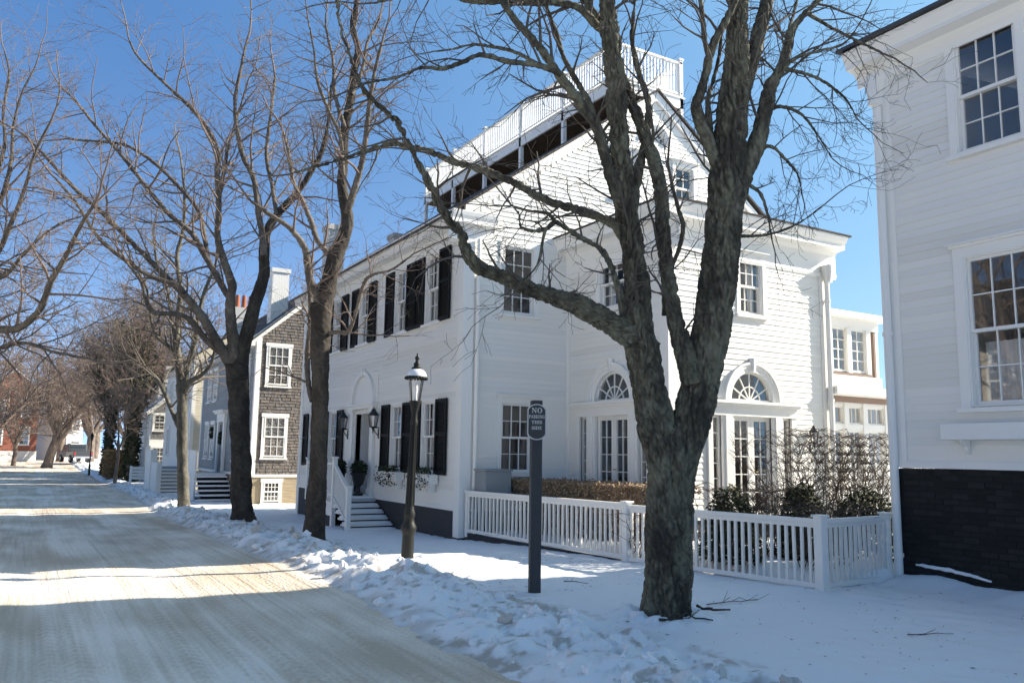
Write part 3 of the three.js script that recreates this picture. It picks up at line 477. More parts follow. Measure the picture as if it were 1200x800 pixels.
// ============================================================ the near white house on the right
const NEAR = thing('clapboard_house', 'tall white clapboard house on a black brick base at the right edge', 'house');
{
  const h = NEAR, X = 9.87, Z0 = -6.75, Z1 = 3.2, fr = { p: [X, 0, Z0], turn: -PI / 2 }, L = Z1 - Z0;
  const ops = [{ u0: 1.09, u1: 1.87, y0: 5.45, y1: 6.94 }, { u0: 1.07, u1: 1.93, y0: 2.25, y1: 4.1 }, { u0: 4.1, u1: 4.88, y0: 5.45, y1: 6.94 }, { u0: 4.07, u1: 4.93, y0: 2.25, y1: 4.1 }];
  const w = courses(h, fr, L, 1.57, 6.98, 0.105, ops, M.boards, null, 21);
  sheath(w, [[0, 1.495], [L, 1.495], [L, 7.2], [0, 7.2]], ops, M.whiteB);
  ops.forEach((o, i) => windowIn(h, fr, o, { casing: i % 2 ? 0.13 : 0.1, head: i % 2 === 1, curtain: 0 }));
  // shelf box under the lower windows
  for (const o of [ops[1], ops[3]]) {
    const b = grp('window_shelf', h, place(fr, (o.u0 + o.u1) / 2, 1.84), fr.turn);
    mk('shelf_box', [rbx(1.42, 0.2, 0.24, 0.012, 0, 0.1, 0.14)], M.trim, b);
    for (const x of [-0.5, 0.5]) { const s = new THREE.Shape(); s.moveTo(0, 0); s.lineTo(0.17, 0); s.quadraticCurveTo(0.15, -0.06, 0.07, -0.08); s.quadraticCurveTo(0.06, -0.16, 0, -0.17); s.closePath(); const g = mk('shelf_bracket', new THREE.ExtrudeGeometry(s, { depth: 0.045, bevelEnabled: false }).rotateY(-PI / 2).translate(x + 0.02, 0, 0.02), M.trim, b); }
  }
  mk('water_table', [bx2(X - 0.045, X, 1.49, 1.58, Z0 - 0.03, Z1)], M.trim, h);
  // black painted brick base, laid brick by brick where it shows
  const base = grp('brick_base', h, [0, 0, 0]), rnd = rngOf(5);
  mk('base_core', [new THREE.ExtrudeGeometry(new THREE.Shape([[X - 0.003, -Z0 - 0.0], [17, -Z0 - 1.14], [17, -Z1], [X - 0.003, -Z1]].map(p => new THREE.Vector2(...p))), { depth: 1.98, bevelEnabled: false }).rotateX(-PI / 2).translate(0, -0.5, 0)], M.blackBrick[0], base);
  const bg = [new RoundedBoxGeometry(0.08, 0.062, 0.2, 1, 0.006), new RoundedBoxGeometry(0.08, 0.06, 0.201, 1, 0.009), new RoundedBoxGeometry(0.08, 0.062, 0.199, 1, 0.007)];
  for (let r = 0; r < 20; r++) for (let k = 0; k < 13; k++) {
    const z = Z0 + 0.1 + k * 0.212 + (r % 2) * 0.106; const b = mk('brick', bg[Math.floor(rnd() * 3)], M.blackBrick[Math.floor(rnd() * 3)], base);
    b.position.set(X + 0.03 + (rnd() - 0.5) * 0.006, 0.02 + r * 0.0735 + 0.03, z + (rnd() - 0.5) * 0.004); b.rotation.x = (rnd() - 0.5) * 0.02;
  }
  for (let r = 1; r < 20; r += 2) { const b = mk('brick', new RoundedBoxGeometry(0.08, 0.062, 0.095, 1, 0.007), M.blackBrick[r % 3], base); b.position.set(X + 0.03, 0.05 + r * 0.0735, Z0 + 0.048); }
  mk('base_front', [bx2(X - 0.012, X - 0.005, -0.4, 1.49, Z0 + 2.98, Z1)], M.blackBrick[1], base);
  mk('corner_board', [bx2(X - 0.03, X, 1.58, 7, Z0 - 0.03, Z0 + 0.18), bx2(X, X + 0.2, 1.58, 7, Z0 - 0.03, Z0 + 0.02)], M.trim, h);
  // body with a slightly skewed far side, under a hipped roof
  const XB = 17, skew = 0.16, foot = (x, z) => new THREE.Vector2(x, -z), wall3 = new THREE.Shape([foot(X + 0.13, Z0 + 0.02), foot(XB, Z0 + skew * (XB - X)), foot(XB, Z1), foot(XB - 0.12, Z1), foot(XB - 0.12, Z0 + skew * (XB - X) + 0.14), foot(X + 0.13, Z0 + 0.14)]);
  mk('rear_wall', [new THREE.ExtrudeGeometry(wall3, { depth: 5.7, bevelEnabled: false }).rotateX(-PI / 2).translate(0, 1.49, 0), bx2(X + 0.13, XB - 0.12, 1.49, 7.19, Z1 - 0.12, Z1)], M.whiteA, h);
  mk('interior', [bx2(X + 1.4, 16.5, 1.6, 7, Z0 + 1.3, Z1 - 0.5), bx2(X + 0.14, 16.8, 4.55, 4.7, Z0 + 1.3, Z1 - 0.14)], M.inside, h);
  { const bl = mk('half_curtain', wavy(-0.4, 0.4, 0, 0.78, 0, 0.012, 7, 0), M.curtain, h); bl.position.set(X + 0.3, 2.28, Z0 + 1.5); bl.rotation.y = -PI / 2; }
  const prof = [[0, -0.27], [0.028, -0.27], [0.034, -0.15], [0.08, -0.1], [0.1, -0.07], [0.28, -0.055], [0.28, 0.0], [0.31, 0.05], [0.36, 0.12], [0.37, 0.17], [0, 0.17]];
  const c = mk('cornice', moulding(prof, L + 0.34), M.trim, h); c.position.set(X, 7.13, Z0 - 0.3); c.rotation.y = -PI / 2;
  { const m = new MB(), q = (x, y, z) => m.v(x, y, z, [1, 1, 1]), e0 = [[X - 0.44, Z0 - 0.34], [XB + 0.35, Z0 - 0.34 + skew * (XB - X)], [XB + 0.35, Z1 + 0.3], [X - 0.44, Z1 + 0.3]], r0 = [13.45, 9.55, Z0 + 3.9], r1 = [13.45, 9.55, Z1 - 3.3];
    const face = (...p) => { const id = p.map(v => q(...v)); for (let k = 1; k + 1 < id.length; k++) m.t(id[0], id[k], id[k + 1]); };
    for (const dy of [0, 0.05]) { const E0 = e0.map(([x, z]) => [x, 7.305 + dy, z]), R0 = [r0[0], r0[1] + dy, r0[2]], R1 = [r1[0], r1[1] + dy, r1[2]]; face(E0[3], E0[0], R0, R1); face(E0[0], E0[1], R0); face(E0[1], E0[2], R1, R0); face(E0[2], E0[3], R1); }
    for (let k = 0; k < 4; k++) { const [a, b] = [e0[k], e0[(k + 1) % 4]]; face([a[0], 7.305, a[1]], [b[0], 7.305, b[1]], [b[0], 7.355, b[1]], [a[0], 7.355, a[1]]); }
    const g = m.geo().toNonIndexed(); g.computeVertexNormals(); mk('roof', g, new THREE.MeshStandardMaterial({ color: new THREE.Color().setRGB(0.05, 0.055, 0.065), roughness: 0.6, side: THREE.DoubleSide }), h); }
  downpipe(h, X - 0.075, Z0 + 0.02, 0.02, 6.5, 0.055);
  mk('downpipe_shoe', [bar([X - 0.075, 0.06, Z0 + 0.02], [X - 0.16, 0.01, Z0 + 0.1], 0.1, 0.1)], M.trim, h);
  { const s = new THREE.Shape(); s.moveTo(-0.055, 0); s.lineTo(0.055, 0); s.lineTo(0.065, 0.12); s.quadraticCurveTo(0.07, 0.3, 0.12, 0.38); s.lineTo(0.12, 0.43); s.lineTo(-0.12, 0.43); s.lineTo(-0.12, 0.38); s.quadraticCurveTo(-0.07, 0.3, -0.065, 0.12); s.closePath();
    mk('leader_head', new THREE.ExtrudeGeometry(s, { depth: 0.16, bevelEnabled: true, bevelSize: 0.006, bevelThickness: 0.006, bevelSegments: 1 }).translate(0, 0, -0.08).rotateY(-PI / 2).translate(X - 0.1, 6.48, Z0 + 0.02), M.trim, h); }
  { const m = new MB(), pts = []; for (let k = 0; k <= 22; k++) { const t = k / 22; pts.push([X - 0.012, 0.275 - 0.09 * t * t + 0.012 * N3(k * 0.5, 1, 2), Z0 + 0.22 + 0.95 * t, 0.006 + 0.022 * Math.pow(Math.sin(PI * Math.min(1, t * 0.93 + 0.05)), 0.6) * (0.7 + 0.9 * Math.abs(N3(k * 0.7, 3, 1)))]); } stick(m, pts, 7, [0.86, 0.86, 0.86]); mk('ledge_snow', m.geo(), M.bark, h); }
  nailBoards(h); rebase(h, X, 0, Z0);
}

// ============================================================ white picket fence
{
  const f = thing('picket_fence', 'low white wooden fence with square balusters around the side yard', 'fence', [7.08, 0, -13.72]);
  const O = f.position, P = [[7.09, -13.7], [7.75, -9.75], [8.3, -6.72], [9.8, -6.86]], top = [0.87, 0.86, 0.86, 0.86], bot = [0.17, 0.1, 0.1, 0.1];
  const bal = new THREE.BoxGeometry(0.034, 1, 0.034), rnd = rngOf(8);
  const pl = (x, z, y0, y1, w = 0.11) => mk('post', [rbx(w, y1 - y0, w, 0.006, x - O.x, (y0 + y1) / 2, z - O.z), rbx(w + 0.035, 0.03, w + 0.035, 0.008, x - O.x, y1 + 0.013, z - O.z)], M.trim, f);
  for (let s = 0; s < 3; s++) {
    const [x0, z0] = P[s], [x1, z1] = P[s + 1], L = Math.hypot(x1 - x0, z1 - z0), a = Math.atan2(x1 - x0, z1 - z0), dn = s === 0 ? 0 : 0.02;
    const A = (t, y) => [lerp(x0, x1, t) - O.x, y - dn, lerp(z0, z1, t) - O.z];
    mk('rail', [bar(A(0, top[s]), A(1, top[s + 1]), 0.09, 0.05), bar(A(0, top[s] - 0.055), A(1, top[s + 1] - 0.055), 0.035, 0.05)], M.trim, f);
    mk('rail', [bar(A(0, bot[s]), A(1, bot[s + 1]), 0.06, 0.06)], M.trim, f);
    mk('base_board', [bar(A(0, bot[s] - 0.11), A(1, bot[s + 1] - 0.11), 0.025, 0.12)], s === 0 ? M.foundation : M.trim, f);
    for (let d = 0.1; d < L - 0.05; d += 0.105) {
      const t = d / L, yb = lerp(bot[s], bot[s + 1], t) + 0.02 - dn, yt = lerp(top[s], top[s + 1], t) - 0.06 - dn, b = mk('baluster', bal, M.boards[Math.floor(rnd() * 3)], f), q = A(t, 0);
      b.position.set(q[0], (yb + yt) / 2, q[2]); b.scale.y = yt - yb; b.rotation.set((rnd() - 0.5) * 0.03, a + (rnd() - 0.5) * 0.08, (rnd() - 0.5) * 0.03);
    }
  }
  pl(P[0][0] + 0.02, P[0][1] + 0.04, 0.05, 0.88, 0.08); pl(P[1][0], P[1][1], 0, 0.89, 0.12); pl(P[2][0], P[2][1], 0, 0.89, 0.12); pl(P[3][0] - 0.06, P[3][1], 0, 0.88, 0.1);
  mk('plinth', [bx2(P[2][0] - 0.03 - O.x, P[2][0] + 0.25 - O.x, -0.05, 0.06, P[2][1] - 0.1 - O.z, P[2][1] + 0.09 - O.z)], M.trim, f);
}

// ============================================================ street lamp and parking sign
{
  const l = thing('street_lamp', 'black cast post lamp with glass lantern and white cap on the pavement', 'street lamp', [4.78, -0.02, -11.04]);
  l.rotation.set(0.009, 0, -0.017);
  const iron = new THREE.MeshPhysicalMaterial({ color: new THREE.Color().setRGB(0.017, 0.018, 0.016), roughness: 0.5, specularIntensity: 0.45 });
  mk('base', lathe([[0.001, -0.1], [0.095, -0.1], [0.092, 0.1], [0.085, 0.42], [0.095, 0.46], [0.11, 0.5], [0.112, 0.55], [0.085, 0.6], [0.07, 0.66], [0.082, 0.7], [0.085, 0.74], [0.07, 0.78], [0.062, 0.84]], 24), iron, l);
  const flutes = []; for (let k = 0; k < 10; k++) { const a = k * PI / 5; flutes.push(bar([Math.sin(a) * 0.058, 0.84, Math.cos(a) * 0.058], [Math.sin(a) * 0.043, 2.0, Math.cos(a) * 0.043], 0.014, 0.014)); }
  mk('post', [lathe([[0.06, 0.82], [0.056, 0.9], [0.042, 2.0], [0.055, 2.02], [0.055, 2.06], [0.045, 2.1], [0.045, 2.2], [0.062, 2.24], [0.07, 2.3], [0.085, 2.33], [0.085, 2.36]], 20), ...flutes], iron, l);
  const lan = grp('lantern', l, [0, 2.36, 0]);
  const rods = []; for (let k = 0; k < 4; k++) { const a = k * PI / 2 + 0.5; rods.push(bar([Math.sin(a) * 0.085, 0, Math.cos(a) * 0.085], [Math.sin(a) * 0.135, 0.34, Math.cos(a) * 0.135], 0.012, 0.012)); }
  mk('lantern_cage', rods, iron, lan);
  mk('lantern_glass', new THREE.CylinderGeometry(0.125, 0.075, 0.34, 28, 1, true).translate(0, 0.17, 0), new THREE.MeshPhysicalMaterial({ color: 0xffffff, transmission: 1, roughness: 0.06, thickness: 0, ior: 1.5 }), lan);
  mk('burner', lathe([[0.001, 0], [0.03, 0], [0.022, 0.1], [0.03, 0.12], [0.035, 0.18], [0.02, 0.24], [0.001, 0.26]], 12), mat([0.75, 0.73, 0.7], 0.5), lan);
  const rim = [new THREE.TorusGeometry(0.155, 0.014, 8, 36).rotateX(PI / 2).translate(0, 0.345, 0)]; for (let k = 0; k < 22; k++) { const a = k * 2 * PI / 22; rim.push(new THREE.SphereGeometry(0.02, 8, 6).translate(Math.sin(a) * 0.158, 0.33, Math.cos(a) * 0.158)); }
  mk('lantern_rim', rim, iron, lan);
  mk('lantern_cap', lathe([[0.15, 0.345], [0.15, 0.37], [0.135, 0.42], [0.1, 0.455], [0.055, 0.475], [0.03, 0.48]], 28), mat([0.8, 0.8, 0.8], 0.45), lan);
  mk('finial', lathe([[0.08, 0.475], [0.075, 0.49], [0.05, 0.5], [0.045, 0.53], [0.055, 0.545], [0.03, 0.57], [0.022, 0.6], [0.036, 0.625], [0.03, 0.65], [0.012, 0.67], [0.014, 0.69], [0.001, 0.71]], 18), iron, lan);
}
const { FontLoader } = await import('three/addons/loaders/FontLoader.js');
const { TextGeometry } = await import('three/addons/geometries/TextGeometry.js');
const serif = await new FontLoader().loadAsync('fonts/droid/droid_serif_bold.typeface.json');
{
  const s = thing('parking_sign', 'dark grey wooden post with a small NO PARKING THIS SIDE plaque', 'sign', [5.12, -0.02, -8.14], -0.36);
  const wood = mat([0.055, 0.057, 0.06], 0.75, { bumpMap: grainBump, bumpScale: 0.006 });
  mk('post', [rbx(0.13, 2.34, 0.12, 0.012, 0, 1.07, 0)], wood, s);
  const W = 0.112, H = 0.205, shape = k => { const p = new THREE.Shape(), w = W - k, hh = H - k; p.moveTo(-w, -hh + 0.055); p.lineTo(-w, hh - 0.055); p.quadraticCurveTo(-w * 0.8, hh - 0.02, -w * 0.45, hh - 0.004); p.quadraticCurveTo(0, hh + 0.012, w * 0.45, hh - 0.004); p.quadraticCurveTo(w * 0.8, hh - 0.02, w, hh - 0.055); p.lineTo(w, -hh + 0.055); p.quadraticCurveTo(w * 0.8, -hh + 0.02, w * 0.45, -hh + 0.004); p.quadraticCurveTo(0, -hh - 0.012, -w * 0.45, -hh + 0.004); p.quadraticCurveTo(-w * 0.8, -hh + 0.02, -w, -hh + 0.055); return p; };
  const pl = grp('plaque', s, [-0.012, 1.985, 0.085]);
  mk('plate', new THREE.ExtrudeGeometry(shape(0.002), { depth: 0.024, bevelEnabled: true, bevelSize: 0.003, bevelThickness: 0.003, bevelSegments: 2 }).translate(0, 0, -0.02), wood, pl);
  const rim = shape(0.0); rim.holes.push(new THREE.Path(shape(0.011).getPoints(10)));
  const cream = mat([0.62, 0.62, 0.6], 0.6);
  mk('border', new THREE.ExtrudeGeometry(rim, { depth: 0.006, bevelEnabled: false }).translate(0, 0, 0.006), cream, pl);
  [['NO', 0.060, 0.105], ['PARKING', 0.038, 0.043], ['THIS', 0.038, -0.022], ['SIDE', 0.038, -0.088]].forEach(([t, sz, y]) => {
    const g = new TextGeometry(t, { font: serif, size: sz, depth: 0.004, curveSegments: 4 }); g.computeBoundingBox(); const bw = g.boundingBox.max.x - g.boundingBox.min.x, k = Math.min(1, 0.19 / bw);
    g.translate(-(g.boundingBox.max.x + g.boundingBox.min.x) / 2, 0, 0).scale(k, 1, 1).translate(0, y, 0.0065); mk('lettering', g, cream, pl);
  });
}

// ============================================================ small things by the house
{
  const u = thing('utility_cabinet', 'grey metal utility cabinet behind the left end of the fence', 'utility box', [7.5, 0.5, -13.42]);
  const grey = mat([0.24, 0.26, 0.27], 0.5);
  mk('cabinet', [rbx(0.56, 0.72, 0.42, 0.015, 0, 0.4, 0)], grey, u); mk('lid', [rbx(0.6, 0.04, 0.46, 0.012, 0, 0.78, 0)], grey, u);
  mk('meter', new THREE.CylinderGeometry(0.07, 0.075, 0.12, 20).rotateX(PI / 2).translate(0.2, 0.3, 0.26), mat([0.55, 0.57, 0.58], 0.25, { metalness: 0.6 }), u);
  mk('stand', [bx2(-0.22, -0.17, -0.55, 0.04, -0.1, -0.05), bx2(0.17, 0.22, -0.55, 0.04, -0.1, -0.05)], grey, u);
}
for (const [z, lab] of [[-18.42, 'black urn planter with evergreen on the right side of the front door'], [-19.86, 'black urn planter with evergreen on the left side of the front door']]) {
  const p = thing('urn_planter', lab, 'planter', [6.68, 0.56, z], 0, 'urn planters at the front door');
  mk('urn', lathe([[0.001, 0], [0.12, 0], [0.12, 0.05], [0.07, 0.07], [0.045, 0.14], [0.05, 0.2], [0.11, 0.27], [0.15, 0.38], [0.16, 0.46], [0.2, 0.5], [0.2, 0.53], [0.15, 0.53], [0.14, 0.48], [0.001, 0.46]], 24), M.blackIron, p);
  mk('plant', leafMass((r, o) => { const a = r() * 6.28, b = Math.acos(2 * r() - 1), q = 0.2 * Math.cbrt(r()); o.set(q * Math.sin(b) * Math.cos(a), 0.62 + q * Math.cos(b), q * Math.sin(b) * Math.sin(a)); }, 700, 0.06, [[0.02, 0.032, 0.014], [0.03, 0.045, 0.02]], 60 + Math.round(-z * 7)), M.leaf, p);
}
{ // clipped tan hedge
  const hd = thing('clipped_hedge', 'clipped tan hedge of dry leaves along the inside of the fence', 'hedge', [8.3, 0.1, -11.2]);
  const cols = [[0.36, 0.25, 0.15], [0.28, 0.19, 0.11], [0.43, 0.32, 0.21], [0.3, 0.22, 0.145]];
  const cx = t => lerp(-0.05, 0.35, t);
  mk('leaves', leafMass((r, o) => { const t = r(), side = r(); const z = lerp(-2.35, 1.7, t); const top = 1.02 + 0.035 * N3(z * 3, 1, 4); const w = 0.42; if (side < 0.45) o.set(cx(t) + (r() - 0.5) * 2 * w, top - Math.pow(r(), 2) * 0.12 + (r() < 0.08 ? r() * 0.05 : 0), z); else if (side < 0.8) o.set(cx(t) - w + Math.pow(r(), 2) * 0.14 + 0.04 * N3(z * 3, 7, 1), lerp(0.45, top, Math.sqrt(r())), z); else o.set(cx(t) + (r() - 0.5) * 2 * w, lerp(0.3, top, r()), z); }, 17000, 0.042, cols, 71), M.leaf, hd);
  const m = new MB(), r = rngOf(72);
  for (let k = 0; k < 420; k++) { const t = r(), z = lerp(-2.3, 1.65, t), x = cx(t) + (r() - 0.5) * 0.7; stick(m, [[x, -0.05, z, 0.008], [x + (r() - 0.5) * 0.2, 0.5, z + (r() - 0.5) * 0.2, 0.006], [x + (r() - 0.5) * 0.4, 1.02 + (r() - 0.5) * 0.06, z + (r() - 0.5) * 0.4, 0.003]], 3, [0.15, 0.11, 0.08]); }
  mk('stems', m.geo(), M.bark, hd);
}
{ // evergreen mounds and bare shrubs behind the fence
  const mound = (x, z, rx, ry, lab, seed, y = 0.15) => {
    const b = thing('evergreen_shrub', lab, 'shrub', [x, y, z], 0, 'evergreen mounds behind the fence');
    mk('foliage', leafMass((r, o) => { const a = r() * 6.28, c = r() * 0.98 + 0.02, q = Math.pow(r(), 0.22), s = Math.sqrt(1 - c * c) * (1 + 0.14 * N3(Math.cos(a) * 2, c * 3, Math.sin(a) * 2 + seed)); o.set(q * rx * s * Math.cos(a), q * ry * c * (1 + 0.1 * N3(a, c * 4, seed)), q * rx * s * Math.sin(a)); }, 4200, 0.05, [[0.035, 0.042, 0.014], [0.05, 0.052, 0.018], [0.024, 0.032, 0.012], [0.07, 0.06, 0.025]], seed), M.leaf, b);
    mk('stem', cyl(0.03, 0.04, 0.4, 8, 0, 0.15, 0), M.barkPlain, b);
  };
  mound(8.45, -8.35, 0.42, 1.05, 'evergreen mound left of centre behind the fence, beside the thick tree trunk', 81);
  mound(9.75, -8.2, 0.38, 1.12, 'narrow evergreen mound behind the fence, in front of the wall lantern', 82);
  mound(10.75, -7.9, 0.55, 1.02, 'widest evergreen mound behind the fence, next to the right house', 83);
  const shrub = (name, lab, x0, x1, z, d, y0, h, n, seed, flat) => {
    const b = thing(name, lab, 'shrub', [(x0 + x1) / 2, y0, z]), m = new MB(), m2 = new MB(), r = rngOf(seed);
    for (let k = 0; k < n; k++) {
      let x = lerp(x0, x1, r()) - (x0 + x1) / 2, zz = (r() - 0.5) * d, y = -0.05; const pts = [[x, y, zz, 0.010]]; let dx = (r() - 0.5) * 0.3, dz = (r() - 0.5) * 0.3; const top = h * (0.8 + 0.2 * r());
      while (y < top) { y += 0.14; dx += (r() - 0.5) * 0.34; dz += (r() - 0.5) * 0.34; dx *= 0.9; dz *= 0.9; x += dx * 0.3 + (r() - 0.5) * 0.04; zz += dz * 0.3 + (r() - 0.5) * 0.04; pts.push([x, Math.min(y, top), zz, lerp(0.010, 0.003, y / h)]);
        if (y > 0.2) for (let q = 0; q < 3; q++) { const a = r() * 6.28, l = 0.1 + 0.22 * r(); const ex = x + Math.cos(a) * l, ez = zz + Math.sin(a) * l, ey = Math.min(h, y + l * (0.3 + 0.7 * r())); stick(m2, [[x, y, zz, 0.004], [(x + ex) / 2 + (r() - 0.5) * 0.05, (y + ey) / 2, (zz + ez) / 2 + (r() - 0.5) * 0.05, 0.004], [ex, ey, ez, 0.002]], 3, r() < 0.5 ? [0.075, 0.052, 0.04] : [0.11, 0.078, 0.056]); } }
      stick(m, pts, 4, [0.08, 0.06, 0.046]);
    }
    mk('stems', m.geo(), M.bark, b); mk('twigs', m2.geo(), M.bark, b);
  };
  shrub('bare_hedge', 'tall bare twig hedge clipped flat before the sunroom', 10.1, 13.4, -8.9, 0.8, 0.15, 1.85, 100, 91);
  shrub('bare_shrub', 'low bare shrub in front of the sunlit french doors', 8.95, 10.1, -8.75, 0.6, 0.15, 0.98, 46, 92);
  shrub('bare_shrub', 'low bare twigs just inside the fence, left of the thick tree trunk', 7.8, 8.5, -9.7, 0.5, 0.1, 0.62, 24, 93);
  shrub('bare_shrub', 'thin bare bush inside the fence corner by the right house', 8.75, 9.65, -7.35, 0.4, 0.1, 0.85, 30, 94);
}

// ============================================================ houses down the street
function plainWindow(house, x, y, z, turn, w, h, cols = 2, rows = 2, curtain = 0, wall = M.inside) { // window over a dark sheet standing for the unlit room, for houses far off
  const g = grp('window', house, [x, y, z], turn);
  mk('frame', [bx2(-w / 2 - 0.09, -w / 2, -0.05, h, 0, 0.05), bx2(w / 2, w / 2 + 0.09, -0.05, h, 0, 0.05), bx2(-w / 2 - 0.12, w / 2 + 0.12, h, h + 0.13, 0, 0.07), bx2(-w / 2 - 0.12, w / 2 + 0.12, -0.1, -0.04, 0, 0.09)], M.trim, g);
  const s = h / 2; glazed(g, -w / 2, 0, w, s + 0.02, cols, rows, 0.045, 0.022, 0.02, 'sash', false); glazed(g, -w / 2, s - 0.02, w, s + 0.02, cols, rows, 0.045, 0.022, 0.041, 'sash', false);
  mk('dark_room_sheet', bx2(-w / 2, w / 2, -0.02, h, 0.001, 0.003), M.inside, g);  // flat dark sheet in place of the room shade
  if (curtain) mk('curtain', bx2(-w / 2 + 0.03, w / 2 - 0.03, s * curtain, h - 0.04, 0.0032, 0.005), M.curtain, g);
  return g;
}
const rakes = (x0, y0, x1, y1, z0, z1, t) => { const s = new THREE.Shape([new THREE.Vector2(x0, y0), new THREE.Vector2(x1, y1), new THREE.Vector2(x1, y1 + t), new THREE.Vector2(x0, y0 + t)]); return new THREE.ExtrudeGeometry(s, { depth: z1 - z0, bevelEnabled: false }).translate(0, 0, z0); };
function gableBody(x0, x1, y0, ye, xr, yr, z0, z1) { const s = new THREE.Shape([[x0, y0], [x1, y0], [x1, ye], [xr, yr], [x0, ye]].map(p => new THREE.Vector2(...p))); return new THREE.ExtrudeGeometry(s, { depth: z1 - z0, bevelEnabled: false }).translate(0, 0, z0); }
{ // weathered shingle house with grey front
  const h = thing('shingle_house', 'grey house with a weathered shingle gable end and white trim beyond the corner house', 'house');
  const X = 7, Z = -30.8, ZB = -41.6, E = 5.75, R = 10.4, RY = 8.75, grey = [mat([0.30, 0.31, 0.315], 0.75), mat([0.28, 0.29, 0.295], 0.75)];
  mk('body', gableBody(X + 0.02, 13.8, 0.6, E, R, RY - 0.05, ZB, Z - 0.02), grey[0], h);
  mk('foundation', bx2(X + 0.04, 13.7, -0.8, 0.6, ZB, Z - 0.01), mat([0.34, 0.27, 0.18], 0.9, { bumpMap: grainBump, bumpScale: 0.02 }), h);
  const fr = { p: [X, 0, ZB], turn: -PI / 2 }; courses(h, fr, Z - ZB, 0.68, 5.6, 0.13, [], grey, null, 31);
  mk('water_table', [bx2(X - 0.03, X + 0.02, 0.58, 0.68, ZB, Z + 0.03), bx2(X, 9.5, 0.58, 0.68, Z - 0.02, Z + 0.035)], M.trim, h);
  // shingle courses on the sunny gable end
  const m = [], rnd = rngOf(33), cols = [];
  for (let y = 0.68; y < RY - 0.15; y += 0.115) { const lo = y > E ? X + (y - E) / (RY - E) * (R - X) + 0.05 : X + 0.1; for (let x = lo; x < Math.min(10.2, 2 * R - lo); x += 0.08 + 0.06 * rnd()) { const w = 0.085 + 0.05 * rnd(), g = wedge(x, x + w, y - 0.014 * rnd(), y + 0.13, 0.024 + 0.014 * rnd(), 0.003); const t = 0.72 + 0.42 * rnd(), br = rnd(); const n = g.attributes.position.count, c = new Float32Array(n * 3); for (let i = 0; i < n; i++) { c[3 * i] = lerp(0.165, 0.20, br) * t; c[3 * i + 1] = lerp(0.15, 0.165, br) * t; c[3 * i + 2] = lerp(0.14, 0.135, br) * t; } g.setAttribute('color', new THREE.BufferAttribute(c, 3)); m.push(g); } }
  const sh = mk('shingles', m, new THREE.MeshStandardMaterial({ vertexColors: true, roughness: 0.95 }), h); sh.position.z = Z; sh.userData.kind = 'stuff';
  mk('corner_board', bx2(X - 0.03, X + 0.16, 0.6, E, Z - 0.15, Z + 0.04), M.trim, h); mk('corner_board', bx2(X - 0.03, X + 0.02, 0.6, E, ZB, ZB + 0.2), M.trim, h);
  mk('rake_board', [rakes(X - 0.25, E - 0.3, R, RY - 0.18, Z + 0.0, Z + 0.14, 0.26), rakes(R, RY - 0.18, 14, E - 0.3, Z, Z + 0.14, 0.26)], M.trim, h);
  mk('roof', [rakes(X - 0.35, E - 0.26, R, RY + 0.08, ZB - 0.2, Z + 0.2, 0.06), rakes(R, RY + 0.08, 14.1, E - 0.3, ZB - 0.2, Z + 0.2, 0.06)], M.roof, h);
  mk('cornice', bx2(X - 0.28, X + 0.02, E - 0.32, E - 0.08, ZB, Z + 0.02), M.trim, h);
  plainWindow(h, 7.82, 4.0, Z + 0.005, 0, 0.78, 1.45, 3, 2); plainWindow(h, 7.8, 1.32, Z + 0.005, 0, 0.78, 1.48, 3, 2, 0.2); plainWindow(h, 7.8, -0.32, Z + 0.0, 0, 0.58, 0.72, 4, 2);
  for (const z of [-39.6, -38.2, -33.4, -32]) { plainWindow(h, X - 0.02, 3.75, z, -PI / 2, 0.75, 1.35, 2, 2, 0.3); plainWindow(h, X - 0.02, 1.2, z, -PI / 2, 0.75, 1.5, 2, 2, 0.3); }
  const d = grp('front_door', h, [X - 0.02, 0.62, -36.2], -PI / 2);
  mk('door_leaf', [bx2(-0.45, 0.45, 0, 2.0, 0, 0.03), bx2(-0.32, -0.05, 1.1, 1.8, 0.03, 0.045), bx2(0.05, 0.32, 1.1, 1.8, 0.03, 0.045), bx2(-0.32, -0.05, 0.2, 0.95, 0.03, 0.045), bx2(0.05, 0.32, 0.2, 0.95, 0.03, 0.045)], mat([0.06, 0.065, 0.07], 0.5), d);
  mk('door_surround', [bx2(-0.75, -0.47, 0, 2.1, 0, 0.1), bx2(0.47, 0.75, 0, 2.1, 0, 0.1), bx2(-0.8, 0.8, 2.1, 2.45, 0, 0.12), bx2(-0.9, 0.9, 2.45, 2.53, 0, 0.22), bx2(-0.98, 0.98, 2.53, 2.6, 0, 0.28)], M.trim, d);
  const st = grp('entrance_steps', h, [0, 0, 0]);
  mk('landing', [bx2(5.82, X - 0.03, 0.5, 0.6, -37.6, -34.9)], M.trim, st); mk('side_panel', [bx2(5.76, 5.82, -0.7, 1.45, -37.6, -34.9), bx2(5.72, 5.86, 1.45, 1.52, -37.65, -34.85)], M.trim, st);
  mk('vent', [bx2(5.745, 5.76, -0.2, 0.1, -36.6, -36.1)], M.shutter, st);
  for (let k = 0; k < 6; k++) { mk('tread', [bx2(5.72 - 0.02 * k, X - 0.03, 0.44 - k * 0.17, 0.5 - k * 0.17, -34.9 + k * 0.28, -34.58 + k * 0.28)], M.snow, st); mk('riser', [bx2(5.8, X - 0.05, 0.3 - k * 0.17, 0.44 - k * 0.17, -34.7 + k * 0.28, -34.66 + k * 0.28)], M.shutter, st); }
